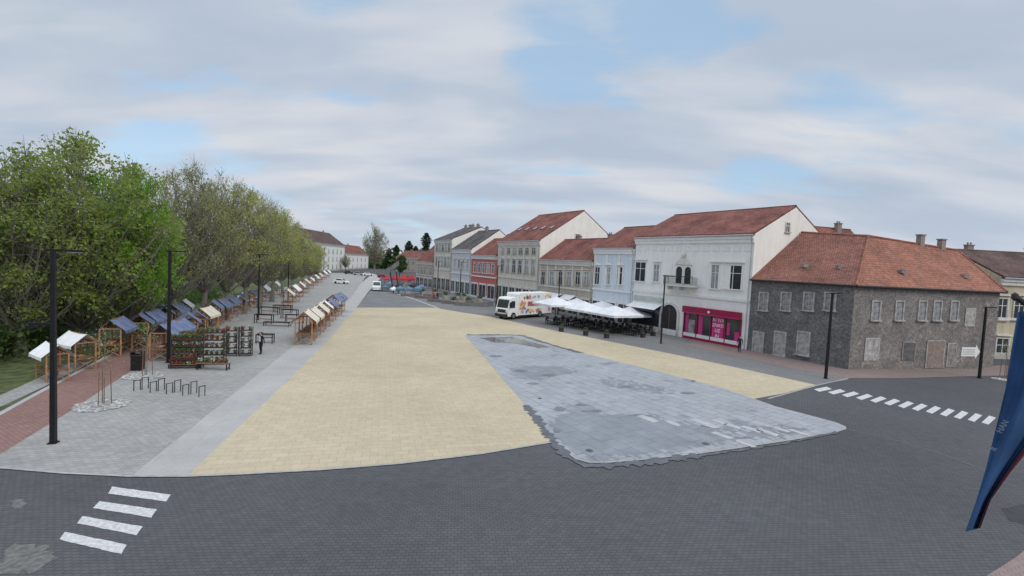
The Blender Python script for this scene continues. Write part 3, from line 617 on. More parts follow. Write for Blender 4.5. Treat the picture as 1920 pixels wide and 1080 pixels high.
def treemesh(seed,H,Rc,zb,ncl,per,clr,leaf,mat,twigs=5,trunk=.32,tw=.022):
    rnd=random.Random(seed); np.random.seed(seed)
    t=MB(); zc=(H+zb)/2; hz=(H-zb)/2
    pts=[Vector((0,0,-.1))]; p=Vector((0,0,0)); k=8
    for i in range(1,k+1):
        p=Vector((p.x+rnd.uniform(-.22,.22),p.y+rnd.uniform(-.22,.22),H*.85*i/k)); pts.append(p.copy())
    for i in range(k): t.tube(pts[i],pts[i+1],trunk*(1-i/k)**.8+.04+(.12 if i==0 else 0),trunk*(1-(i+1)/k)**.8+.04,8,caps=False)
    cl=[]
    while len(cl)<ncl:
        v=Vector((rnd.uniform(-1,1),rnd.uniform(-1,1),rnd.uniform(-1,1))); l=v.length
        if l>1 or l<.3: continue
        w=1-.25*max(0,v.z)-(.15 if v.z<-.6 else 0)
        q=Vector((v.x*Rc*w,v.y*Rc*w,zc+v.z*hz)); q+=Vector((rnd.gauss(0,.3),rnd.gauss(0,.3),rnd.gauss(0,.3)))
        cl.append(q)
    L=[]
    for q in cl:
        zs=max(zb*.75,min(H*.8,q.z-math.hypot(q.x,q.y)*rnd.uniform(.9,1.5))); fi=zs/(H*.85)*k; i=min(k-1,int(fi)); s=pts[i].lerp(pts[i+1],fi-i)
        r=.035+.012*(q-s).length*.8; prev=s; m=4
        for j in range(1,m+1):
            f=j/m; w=s.lerp(q,f); w.z-= math.sin(f*math.pi)*.35; w+=Vector((rnd.gauss(0,.12),rnd.gauss(0,.12),rnd.gauss(0,.1)))
            t.tube(prev,w,r*(1-f*.75+.19),r*(1-f*.75),5,caps=False)
            if j>=2:
                for _ in range(twigs):
                    d=Vector((rnd.gauss(0,.8),rnd.gauss(0,.8),rnd.gauss(.9,.7))).normalized()*rnd.uniform(.6,1.3)*clr
                    t.tube(w,w+d,tw,.008,3,caps=False)
            prev=w
        c=np.random.normal(size=(int(per*rnd.uniform(.45,1.4)),3)); c/=np.maximum(np.linalg.norm(c,axis=1)[:,None],.01)
        c*= (np.random.uniform(0,1,len(c))**.6)[:,None]*clr*rnd.uniform(.8,1.35); c[:,2]*=.85
        L.append(c+np.array(q))
    return t.mesh("trunk",[m_bark],uv=False),quads("crown",np.concatenate(L),leaf,mat)
l_green=MLeaf("bright_leaves",(.15,.34,.025),(.28,.54,.04),(.24,.42,.05))
l_mid=MLeaf("spring_leaves",(.17,.25,.05),(.28,.37,.07),(.26,.27,.10))
l_olive=MLeaf("olive_leaves",(.27,.31,.10),(.40,.43,.14),(.33,.29,.15))
l_dark=MLeaf("dark_leaves",(.06,.10,.03),(.11,.17,.05),(.08,.13,.04))
l_pine=MLeaf("pine_needles",(.02,.035,.018),(.04,.06,.03),(.03,.045,.02),.1)
l_yel=MLeaf("young_leaves",(.32,.36,.08),(.46,.51,.13),(.38,.34,.14))
T={}
T['g1']=treemesh(1,16,5.8,1.6,200,125,1.15,.145,l_green,3)
T['m1']=treemesh(9,16,6.2,1.8,230,92,1.15,.135,l_mid,4); T['m2']=treemesh(12,16,6.0,2.2,200,85,1.15,.14,l_mid,5)
T['o1']=treemesh(3,16,5.3,4.2,110,62,1.15,.12,l_olive,8); T['o2']=treemesh(4,16,5.2,4.4,110,50,1.15,.12,l_olive,9); T['y1']=treemesh(5,16,5.2,4.0,110,70,1.1,.13,l_yel,7); T['y2']=treemesh(6,16,5.0,3.8,110,80,1.1,.13,l_yel,7)
T['d1']=treemesh(7,14,6.5,1.2,90,150,1.6,.3,l_dark,1)
T['b1']=treemesh(8,16,6.0,4.0,90,35,1.5,.17,l_olive,12,tw=.035)
def tree(kind,P,H,label,name="park_tree",ang=0,wid=1,group="trees lining the square"):
    s=H/16; tm,cm=T[kind]; mw=Matrix.Translation((P.x,P.y,0))@Matrix.Rotation(ang,4,'Z')@Matrix.Diagonal((s*wid,s*wid,s,1))
    r=empty(name,mw); tag(r,label,"tree",group); place("trunk",tm,r,mw); place("crown",cm,r,mw); return r
spec=[(150,650,250,'m1',1.0,0),(238,642,308,'g1',.68,1),(40,665,296,'m2',1.0,2),(328,622,314,'o1',.8,0.5),(378,612,310,'o2',.78,2.1),(424,600,335,'y1',.8,1.0),(458,588,346,'o1',.78,3.0),(486,577,362,'y2',.8,.3),(510,566,382,'o2',.84,1.4),(530,557,402,'y1',.85,2.6),(548,549,417,'y2',.85,4),(564,541,432,'y1',.9,5),(580,534,447,'y2',.95,1),(592,529,457,'y1',1,2)]
for i,(u,v,vt,k,w,a) in enumerate(spec):
    P=G(u,v); tree(k,P,HT(P,vt)*1.0,"large park tree with fresh spring foliage beside market stalls" if k[0] in'gm' else "half leafed park tree with visible branches beside stalls",ang=a,wid=w)
for i,(x,y,h,k) in enumerate(((-50,40,11,'m2'),(-47,52,8,'m1'),(-58,60,8,'m2'),(-66,48,11,'d1'),(-64,80,8,'m1'),(-44,30,11,'d1'),(-60,34,12,'m1'),(-58,104,7,'y2'),(-72,125,9,'m1'))):
    tree(k,Vector((x,y,0)),h,"dense park tree behind the market",ang=i*1.1,group="trees deeper in the park")
P=G(703,514); tree('b1',P,HT(P,424),"tall thinly leafed tree at the street end",ang=1,wid=.75,group="trees at the street end")
P=G(648,508); tree('b1',P,HT(P,478),"small bare tree at the street end",ang=2,wid=.9,group="trees at the street end")
P=G(752,512); tree('d1',P,HT(P,474),"dark leafy tree at the street end",ang=2,wid=.8,group="trees at the street end")
for u,v,vt in((765,506,452),(797,508,437),(778,505,462),(742,505,460),(728,505,466)):
    P=G(u,v); H=HT(P,vt); mw=TR(P); r=empty("pine_tree",mw); tag(r,"dark evergreen pine rising above roofs","tree","evergreens at the street end")
    b=MB(); b.tube((0,0,0),(0,0,H*.95),.4,.08,8); b.obj("trunk",[m_bark],r,mw)
    n=2200; hh=np.random.uniform(0.3,1,n); rr=(1.25-hh)*H*.36*np.random.uniform(.2,1,n)*(.7+.3*np.sin(hh*17)); an=np.random.uniform(0,6.28,n)
    place("crown",quads("crown",np.stack([rr*np.cos(an),rr*np.sin(an),hh*H],1),.6,l_pine,.5),r,mw)
def mass(name,pts,h,n,size,mat,label,thick=6):
    C=[]
    for _ in range(n):
        k=random.random()*(len(pts)-1); i=int(k); a=Vector(pts[i]);c=Vector(pts[i+1]); p=a.lerp(c,k-i)
        hh=h*(.72+.28*math.sin(p.x*.33)+.15*math.sin(p.y*.21+p.x*.9)); C.append((p.x+random.gauss(0,thick*.4),p.y+random.gauss(0,thick*.4),random.random()**.8*hh))
    o=place(name,quads(name,np.array(C),size,mat)); tag(o,label,"vegetation",kind="stuff"); return o
mass("distant_wood",[(-230,330),(-120,330),(-20,340),(60,330),(200,300)],13,9000,1.8,l_dark,"dark distant tree line beyond the town",20)
mass("hedge",[(-34,29),(-38,36),(-41,46),(-45,60),(-50,80)],2.4,26000,.16,l_dark,"dark hedge and shrubs under the park trees",3.5)
for u,v,vt in((195,758,620),(275,704,612),(1883,708,640)):
    P=G(u,v); H=HT(P,vt); mw=TR(P); r=empty("young_tree",mw); tag(r,"young tree tied to three wooden stakes in gravel","tree","staked young trees")
    b=MB(); b.tube((0,0,0),(.03,0,H*.6),.03,.02,6); b.tube((.03,0,H*.6),(0,.05,H),.02,.008,5)
    for k in range(14):
        z=H*random.uniform(.5,.95); a=random.uniform(0,6.28); b.tube((0.02,0,z),(.5*math.cos(a),.5*math.sin(a),z+.5),.01,.004,3)
    b.obj("trunk",[m_bark],r,mw)
    for k in range(3):
        b=MB(); a=k*2.1+.4; b.tube((.3*math.cos(a),.3*math.sin(a),0),(.26*math.cos(a),.26*math.sin(a),1.7),.022,n=6)
        b.obj("stake",[m_wood2],r,mw)
    c=np.random.normal(size=(200,3))*np.array([.3,.3,H*.15])+np.array([0,0,H*.8]); place("crown",quads("crown",c,.045,l_yel),r,mw)
# ------------------------------------------------------------------ lamps
def lamp(u,v,vt,w=.1,arms=1,ang=0.3,low=None):
    P=G(u,v); H=HT(P,vt); mw=TR(P,ang); r=empty("street_lamp",mw); tag(r,"tall slim black street lamp with flat arm","street lamp","street lamps around the square")
    b=MB(); b.hexa([(-w,-w,0),(w,-w,0),(w,w,0),(-w,w,0),(-w*.75,-w*.75,H),(w*.75,-w*.75,H),(w*.75,w*.75,H),(-w*.75,w*.75,H)]); b.box(-w*1.6,w*1.6,-w*1.6,w*1.6,0,.05); b.obj("pole",[m_black],r,mw)
    b=MB(); b.box(-.25,1.0,-w*.8,w*.8,H+.002,H+.09); b.obj("lamp_head",[m_black],r,mw)
    b=MB(); b.box(.45,.95,-w*.6,w*.6,H-.02,H+.0); b.obj("light_panel",[m_silver],r,mw)
    if low:
        b=MB(); b.box(-.75,-w,-.05,.05,H*low,H*low+.1); b.box(-.85,-.55,-.1,.1,H*low-.08,H*low); b.obj("side_arm",[m_black],r,mw)
lamp(100,831,471,.09,low=.62); lamp(316,680,472,.09,ang=.1,low=.5)
lamp(1548,710,551,.085); lamp(1239,644,518,.085,ang=-.2); lamp(1836,709,577,.085,ang=.1)
lamp(1046,590,508,.08,ang=2.8); lamp(930,578,499,.08); lamp(862,560,492,.09); lamp(484,600,478,.08); lamp(820,548,490,.09); lamp(540,562,480,.09); lamp(748,535,489,.09)
# ------------------------------------------------------------------ market stalls
def stall(canvas):
    r=empty("market_stall",Matrix.Identity(4)); I=Matrix.Identity(4)
    b=MB()
    for x in(-1.15,1.15):
        for y in(-.65,.65): b.box(x-.045,x+.045,y-.045,y+.045,0,2.2)
        b.box(x-.03,x+.03,-.6,.6,2.1,2.18); b.box(x-.03,x+.03,-.6,.6,.82,.88)
        b.tube((x,-.65,.05),(x,.65,.85),.03,n=4); b.tube((x,.65,.05),(x,-.65,.85),.03,n=4)
        b.tube((x,-.65,2.15),(x,0,2.8),.035,n=4); b.tube((x,.65,2.15),(x,0,2.8),.035,n=4)
    b.box(-1.1,1.1,-.67,-.61,2.1,2.18); b.box(-1.1,1.1,.61,.67,2.1,2.18); b.tube((-1.3,0,2.8),(1.3,0,2.8),.035,n=4)
    b.obj("frame",[m_wood],r,I)
    b=MB()
    for k in range(5): b.box(-1.35,1.35,-.6+.245*k,-.6+.245*k+.22,.9,.94)
    b.obj("counter",[m_wood2],r,I)
    b=MB(); o=1.0; zz=2.02; n=6
    for sg in(-1,1):
        for i in range(n):
            xa=-1.4+2.8*i/n; xb=-1.4+2.8*(i+1)/n; da=.09*math.sin(i/n*math.pi); db=.09*math.sin((i+1)/n*math.pi)
            q=[(xa,sg*o,zz-da*.3),(xb,sg*o,zz-db*.3),(xb,0,2.86-db),(xa,0,2.86-da)]
            if sg>0:q.reverse()
            b.poly(q)
            q=[(xa,sg*(o+.01),zz-.26+.03*(i%2)),(xb,sg*(o+.01),zz-.26+.03*((i+1)%2)),(xb,sg*o,zz-db*.3),(xa,sg*o,zz-da*.3)]
            b.poly(q)
    b.obj("canopy",[canvas],r,I)
    return r
S={k:stall(m) for k,m in(('b',m_blue),('c',m_beige),('w',m_cwhite))}
used=set()
def put(k,u,v,ang,s=1):
    P=G(u,v); lab={'b':"wooden market stall with dusty blue canvas canopy",'c':"orange wooden market stall with beige canopy",'w':"wooden market stall with white canvas canopy"}[k]
    s*=random.uniform(.93,1.04)
    if k in used: r=clone(S[k],TR(P,ang,s))
    else:
        used.add(k); r=S[k]; r.matrix_basis=TR(P,ang,s)
    tag(r,lab,"market stall","market stalls on the square")
sa=math.atan2(.966,-.26)
for i,(u,v,k) in enumerate(((572,643,'c'),(584,631,'c'),(596,620,'c'),(607,610,'w'),(617,601,'b'),(627,592,'b'),(636,584,'b'))): put(k,u,v,sa+random.uniform(-.12,.12))
for i,(u,v) in enumerate(((538,577),(550,566),(561,556),(571,549),(581,541),(590,535),(598,530),(606,525),(614,521))): put('w' if i%3 else 'c',u,v,sa+random.uniform(-.1,.1))
for u,v,k in((218,664,'b'),(262,650,'b'),(284,641,'b'),(306,628,'b'),(328,620,'b'),(312,672,'b'),(334,660,'b'),(352,648,'b'),(368,637,'b'),(384,627,'c'),(344,606,'w'),(398,612,'b'),(414,604,'b'),(430,596,'b'),(446,588,'b'),(460,582,'w'),(472,576,'b'),(484,570,'b'),(494,564,'w'),(505,558,'b'),(516,552,'w')): put(k,u,v,sa+.15+random.uniform(-.25,.25),.92)
put('w',98,711,2.6,.78); put('w',146,690,2.7,.78)
def crate(P,z,ang,cs):
    b=MB(); w,d,h=.28,.2,.16
    b.box(-w,w,-d,d,0,.02); 
    for s in(-1,1): b.box(-w,w,s*d-.01,s*d+.01,.02,h); b.box(s*w-.01,s*w+.01,-d+.011,d-.011,.02,h)
    for k in range(10):
        x=-w+.06+(k%5)*.115; y=-.09+(k//5)*.18; b.lathe([(0,.0),(.05,.02),(.06,.07),(.04,.11),(0,.13)],6,1,(x,y,.04))
    tag(b.obj("crate",[m_wood2,cs],None,Matrix.Translation((P.x,P.y,z))@Matrix.Rotation(ang,4,'Z')),"small wooden crate of goods on a stall counter","crate","crates on the stalls")
prod=[m_red,M("orange_fruit",(.6,.25,.04),.2,3,.6),M("green_produce",(.12,.25,.05),.3,3,.7),M("cream_goods",(.6,.55,.42),.2,3,.7)]
for r in [o for o in list(col.objects) if o.get("category")=="market stall"]:
    mwr=r.matrix_basis; 
    if mwr.translation.y>48: continue
    for k in(-1,0,1):
        if random.random()<.3: continue
        q=mwr@Vector((k*.75,random.uniform(-.2,.2),.942)); crate(q,q.z,mwr.to_euler().z,random.choice(prod))
# plant racks
fl=[M("red_flowers",(.48,.03,.04),.3,5,.7),M("pink_flowers",(.45,.13,.2),.2,5,.7),M("white_flowers",(.6,.6,.55),.1,5,.7),M("yellow_flowers",(.5,.36,.06),.2,5,.7)]
m_pot=M("terracotta",(.14,.06,.04),.2,4,.8); m_leafy=M("potted_foliage",(.10,.16,.05),.4,9,.8)
pots=[]
for fi in range(6):
    b=MB(); b.lathe([(0,0),(.08,0),(.11,.13),(.095,.13),(0,.12)],8,0)
    rr=random.Random(fi)
    for k in range(80):
        a=rr.uniform(0,6.28); r=rr.uniform(0,.17); z=.13+rr.uniform(0,.17); c=Vector((r*math.cos(a),r*math.sin(a),z)); d1_=Vector((rr.gauss(0,1),rr.gauss(0,1),rr.gauss(0,.6))).normalized()*.05; d2_=d1_.cross(Vector((rr.gauss(0,1),rr.gauss(0,1),1))).normalized()*.035
        b.poly([c-d1_,c-d2_,c+d1_,c+d2_],2 if (fi<4 and k%5<2) else 1)
    pots.append(b.mesh("flower_pot",[m_pot,m_leafy,fl[(0,0,1,2,3,0)[fi]]],uv=False))
def rack(u,v,vt,wid,ang,sd):
    P=G(u,v); H=HT(P,vt); mw=TR(P,ang); r=empty("plant_rack",mw); tag(r,"metal shelf rack filled with potted flowers","plant rack","plant racks at the market")
    b=MB(); w=wid/2; d=.25
    for x in(-w,w):
        for y in(-d,d): b.box(x-.025,x+.025,y-.025,y+.025,0,H)
    b.obj("frame",[m_dark],r,mw)
    n=5; rr=random.Random(sd)
    for j in range(n):
        z=.15+j*(H-.45)/(n-1); b=MB(); b.box(-w+.02,w-.02,-d-.01,d-.02,z,z+.025); b.box(-w+.02,w-.02,-d-.03,-d-.011,z,z+.06); b.obj("shelf",[m_dark],r,mw)
        m=int(wid/.27); cc=rr.randrange(6)
        for k in range(m):
            x=-w+.17+k*(wid-.3)/max(1,m-1)
            o=place("flower_pot",pots[cc if rr.random()<.7 else rr.randrange(6)],None,mw@Matrix.Translation((x,-.1,z+.026))@Matrix.Rotation(rr.random()*6,4,'Z')@Matrix.Diagonal((1,1,rr.uniform(.95,1.25),1)))
            tag(o,"potted flowering plant on a market rack","flower pot","flower pots on the racks")
rack(351,690,628,1.75,.25,1); rack(397,683,616,1.6,.25,2); rack(434,667,613,.8,.3,5); rack(461,667,612,.8,.3,9); rack(352,672,622,1.7,.25,12)
def table(P,ang,w=1.6,d=.7,h=.72,mat=m_wood2,lab="low trestle table with plants beside racks",cat="table",name="display_table"):
    mw=TR(P,ang); r=empty(name,mw); tag(r,lab,cat)
    b=MB(); b.box(-w/2,w/2,-d/2,d/2,h-.04,h); b.obj("table_top",[mat],r,mw)
    for x in(-w/2+.08,w/2-.08):
        b=MB()
        for y in(-d/2+.06,d/2-.06): b.box(x-.03,x+.03,y-.03,y+.03,0,h-.041)
        b.box(x-.02,x+.02,-d/2+.03,d/2-.03,.1,.15); b.obj("leg",[m_black],r,mw)
table(G(400,693),.1,2.0,.5,.45,m_wood2); table(G(345,690),.2,1.8,.5,.3,m_wood2)
def pot_on(P,z,k):
    tag(place("flower_pot",pots[k],None,Matrix.Translation((P.x,P.y,z))),"potted flowering plant on a low table","flower pot","flower pots on the racks")
for k in range(5): q=TR(G(400,693),.1)@Vector((-.8+.4*k,0,0)); pot_on(q,.452,(3,4,3,2,4)[k])
for k in range(5): q=TR(G(345,690),.2)@Vector((-.7+.35*k,0,0)); pot_on(q,.302,(0,1,0,5,3)[k])
def blackframe(u,v,w,h,ang):
    P=G(u,v); mw=TR(P,ang); b=MB()
    for x in(-w/2,w/2):
        for y in(-.3,.3): b.box(x-.035,x+.035,y-.035,y+.035,0,h)
        b.box(x-.035,x+.035,-.259,.259,h-.07,h)
    b.box(-w/2-.04,w/2+.04,-.34,-.26,h-.071,h-.001); b.box(-w/2-.04,w/2+.04,.26,.34,h-.071,h-.001)
    r=empty("bench",mw); tag(r,"black metal framed bench with wooden slats","bench","benches on the market pavement"); b.obj("frame",[m_black],r,mw)
    b=MB()
    for k in range(4): b.box(-w/2+.05,w/2-.05,-.24+.125*k,-.24+.125*k+.1,.46,.5)
    b.obj("seat",[m_wood2],r,mw)
for u,v,w,h,a in((495,606,1.8,1.0,.1),(520,611,2.6,.45,.1),(543,597,1.8,1.1,.1),(552,606,1.8,1.0,.2),(505,590,2.2,1.0,.1),(530,586,2.2,1.0,.1),(497,643,1.3,.8,.2)): blackframe(u,v,w,h,a)
for i in range(9):
    u=257+15.2*i; v=732+1.4*i+(-4 if i%2 else 0); P=G(u,v); mw=TR(P,1.15); b=MB(); w=.16; h=.56 if i%2==0 else .66
    b.tube((-w,0,0),(-w,0,h),.022,n=6); b.tube((w,0,0),(w,0,h),.022,n=6); b.tube((-w-.025,0,h),(w+.025,0,h),.022,n=6)
    tag(b.obj("bicycle_rack",[m_black],None,mw),"small black steel hoop bicycle rack","bicycle rack","bicycle racks in a row")
P=G(258,694); mw=TR(P,.3); r=empty("litter_bin",mw); tag(r,"black square litter bin on grey pavement","litter bin")
b=MB(); b.box(-.28,.28,-.28,.28,.05,.95); b.box(-.22,.22,-.22,.22,0,.05); b.obj("body",[m_black],r,mw)
b=MB(); b.box(-.31,.31,-.31,.31,.952,1.02); b.box(-.31,-.25,-.31,.31,1.02,1.2); b.box(.25,.31,-.31,.31,1.02,1.2); b.box(-.31,.31,-.31,.31,1.2,1.26); b.obj("lid",[m_dark],r,mw)
# ------------------------------------------------------------------ cafe
def umbrella(u,v,size,vt,ang):
    P=G(u,v); H=HT(P,vt); mw=TR(P,ang); r=empty("parasol",mw); tag(r,"large square white cafe parasol over tables","parasol","white parasols at the cafe terrace")
    b=MB(); b.tube((0,0,0.08),(0,0,H),.045,n=8); b.box(-.4,.4,-.4,.4,0,.08); b.obj("pole",[m_dark],r,mw)
    b=MB(); s=size/2; z0=H-.95; n=6
    for a in range(4):
        Rz=Matrix.Rotation(a*math.pi/2,4,'Z')
        for i in range(n):
            t0=-1+2*i/n;t1=-1+2*(i+1)/n
            for j in range(4):
                f0=1-j/4;f1=1-(j+1)/4
                z=lambda f:z0+(H-z0)*(1-f)-.06*math.sin(f*math.pi)
                pts=[(s*t0*f0,-s*f0,z(f0)),(s*t1*f0,-s*f0,z(f0)),(s*t1*f1,-s*f1,z(f1)),(s*t0*f1,-s*f1,z(f1))]
                if f1==0: pts=pts[:3]
                b.poly([Rz@Vector(p) for p in pts])
            b.poly([Rz@Vector(p) for p in((s*t0,-s-.01,z0-.25),(s*t1,-s-.01,z0-.25),(s*t1,-s,z0),(s*t0,-s,z0))])
    b.obj("canopy",[m_pwhite],r,mw)
ca=math.atan2(-.85,.52)
for u,v,s,vt in((1040,609,4.6,556),(1094,615,4.7,565),(1150,625,4.9,573),(1080,600,4.3,559),(1128,606,4.5,564),(1178,617,4.7,575)): umbrella(u,v,s,vt,ca+random.uniform(-.06,.1))
chb=MB(); chb.box(-.22,.22,-.22,.22,.42,.46)
for x in(-.2,.2):
    for y in(-.2,.2): chb.box(x-.02,x+.02,y-.02,y+.02,0,.42)
    chb.box(x-.02,x+.02,.2,.23,.46,.86)
chb.box(-.18,.18,.2,.225,.6,.86); chm=chb.mesh("chair",[m_black])
tb=MB(); tb.box(-.38,.38,-.38,.38,.71,.75); tb.tube((0,0,.03),(0,0,.71),.035,n=6); tb.box(-.24,.24,-.24,.24,0,.03); tbm=tb.mesh("cafe_table",[m_dark])
base=G(1022,606); endp=G(1200,632); dv=(endp-base); Lc=dv.length; dv.normalize(); nv=Vector((-dv.y,dv.x,0))
nt_=int(Lc/2.0)
for i in range(nt_):
    for j in range(3):
        P=base+dv*(i*2.0+.8+random.uniform(-.1,.1))+nv*(j*1.95+.3+random.uniform(-.1,.1))
        tag(place("cafe_table",tbm,None,TR(P,ca)),"small dark cafe table under parasols","table","tables at the cafe terrace")
        for k in range(4):
            a=ca+k*math.pi/2+random.uniform(-.15,.15); q=P+Vector((math.sin(-a)*.65,math.cos(a)*.65,0))
            tag(place("chair",chm,None,TR(q,a)),"black cafe chair at a terrace table","chair","chairs at the cafe terrace")
for u,v in((1052,622),(1098,629),(1137,634),(1205,633),(1224,630)):
    P=G(u,v); b=MB(); b.box(-.22,.22,-.22,.22,0,.55); b.box(-.17,.17,-.17,.17,.55,.56,1)
    for k in range(60):
        c=Vector((random.gauss(0,.12),random.gauss(0,.12),.6+random.uniform(0,.35))); d=Vector((random.gauss(0,1),random.gauss(0,1),random.gauss(0,1))).normalized()*.08; e=d.cross(Vector((.3,.5,1))).normalized()*.05; b.poly([c-d,c-e,c+d,c+e],2)
    tag(b.obj("planter",[m_dark,m_bark,m_leafy],None,TR(P,ca)),"dark square planter with small shrub at the terrace edge","planter","planters along the terrace")
# ------------------------------------------------------------------ library bus
P=G(952,600); sd=Vector((.66,.75,0)); mw=TR(P,math.atan2(sd.y,sd.x)); L=10.2;W=2.5;H=3.75
bus=empty("library_bus",mw); tag(bus,"white library bus truck with colourful artwork and lettering","bus")
b=MB(); b.extr([(2.3,.55),(L,.55),(L,H-.12),(L-.12,H),(2.5,H),(2.3,H-.2)],.0,W); b.obj("body",[m_white],bus,mw)
b=MB(); b.extr([(0,.45),(2.28,.45),(2.28,3.0),(1.9,3.15),(.75,3.1),(.45,2.9),(.08,1.6),(0,1.45)],.06,W-.06); b.obj("cab",[m_white],bus,mw)
b=MB(); n=Vector((-1.3,0,.37)).normalized()*.02
b.poly([Vector(p)+n for p in((.1,2.3-.0,1.62),(.1,.2,1.62),(.42,.2,2.78),(.42,2.3,2.78))]); b.obj("windscreen",[m_glass],bus,mw)
b=MB(); b.poly([(.45,.045,1.65),(1.5,.045,1.65),(1.5,.045,2.65),(.7,.045,2.65)]); b.obj("side_window",[m_glass],bus,mw)
b=MB(); b.box(-.03,-.002,.5,2.0,.95,1.4); b.obj("grille",[m_dark],bus,mw)
b=MB(); b.box(-.12,-.001,.05,W-.05,.35,.75); b.box(-.05,L,.1,W-.1,.35,.449,0); b.obj("bumper",[m_dark],bus,mw)
for y in(.15,2.05): b=MB(); b.box(-.03,-.002,y,y+.3,.8,1.05); b.obj("headlight",[m_silver],bus,mw)
for y in(-.25,W+.05): b=MB(); b.box(.25,.4,y,y+.2,1.7,2.5); b.obj("mirror",[m_black],bus,mw)
for x in(1.2,7.3):
    for y in(-.02,W-.28):
        b=MB(); b.tube((x,y,.5),(x,y+.3,.5),.5,n=20,mi=0); b.tube((x,y-.01,.5),(x,y,.5),.27,n=14,mi=1); b.obj("wheel",[m_rubber,m_silver],bus,mw)
cols=[M("orange_art",(.75,.22,.05),.2,2,.5),M("yellow_art",(.75,.5,.08),.2,2,.5),M("pink_art",(.6,.2,.3),.2,2,.5),M("blue_art",(.15,.3,.45),.2,2,.5),m_wood2,M("orange_art_pale",(.75,.35,.2),.2,2,.5)]
rr=random.Random(3)
for k in range(60):
    x=rr.choice([rr.uniform(2.5,4.2),rr.uniform(2.5,3.8),rr.uniform(8.9,9.9),rr.uniform(4,9.5)]); z=rr.uniform(.9,3.45) if x<4.0 or x>8.8 else rr.choice([rr.uniform(3.0,3.5),rr.uniform(.8,1.3)]); r_=rr.uniform(.12,.36); b=MB(); n=14
    if z+r_>H-.1 or x-r_<2.35 or z-r_<.6: continue
    b.poly([(x+r_*math.cos(2*math.pi*q/n)*rr.uniform(.6,1.1),-.006-.0012*k,z+r_*math.sin(2*math.pi*q/n)*rr.uniform(.6,1.1)) for q in range(n)]); b.obj("artwork",[cols[k%6]],bus,mw)
text("BIBLIOBUS",.92,m_red,bus,mw@Matrix.Translation((6.35,-.09,2.15))@Matrix.Rotation(rad(90),4,'X'))
# ------------------------------------------------------------------ cars
def car(u,v,ang,paint,label,van=False):
    P=G(u,v); mw=TR(P,ang); r=empty("parked_van" if van else "parked_car",mw); tag(r,label,"van" if van else "car")
    b=MB()
    if van:
        b.extr([(-2.5,.35),(2.5,.35),(2.5,1.0),(2.2,1.15),(1.3,1.3),(.7,2.1),(-2.4,2.15),(-2.5,1.9)],-.9,.9); b.obj("body",[paint],r,mw)
        b=MB(); b.poly([(1.32,-.8,1.32),(1.32,.8,1.32),(.74,.75,2.07),(.74,-.75,2.07)]); b.obj("windscreen",[m_glass],r,mw)
        ws=[(.1,1.35),(1.1,1.35),(.65,1.95),(.1,1.95)]
    else:
        b.extr([(-2.1,.3),(2.1,.3),(2.15,.7),(1.2,.88),(-1.9,.95),(-2.1,.8)],-.85,.85); b.extr([(1.1,.89),(.4,1.4),(-1.1,1.42),(-1.8,.94)],-.72,.72); b.obj("body",[paint],r,mw)
        b=MB(); b.poly([(1.08,-.65,.93),(1.08,.65,.93),(.44,.62,1.4),(.44,-.62,1.4)]); b.obj("windscreen",[m_glass],r,mw)
        ws=[(-1.4,.98),(.85,.96),(.32,1.34),(-1.05,1.35)]
    for sg in(-1,1):
        b=MB(); y=sg*(.905 if van else .725); b.poly([(x,y,z) for x,z in ws]); b.obj("side_window",[m_glass],r,mw)
        for x in(-1.3,1.35):
            b=MB(); yy=.86 if van else .8; b.tube((x,sg*yy-.1,.33),(x,sg*yy+.1,.33),.33,n=16); b.obj("wheel",[m_rubber],r,mw)
        b=MB(); x0=2.5 if van else 2.12; b.box(x0,x0+.04,sg*.65-.12,sg*.65+.12,.6,.75); b.obj("headlight",[m_silver],r,mw)
car(706,545,-1.3,m_white,"white van parked at the edge of the square",True)
car(640,532,-.2,m_white,"white car driving at the edge of the square")
car(672,516,0,m_silver,"silver car at the street end"); car(655,514,0.1,m_dark,"dark car at the street end"); car(690,517,.3,m_white,"white car at the street end"); car(718,521,.1,m_red2,"dark red car at the street end")
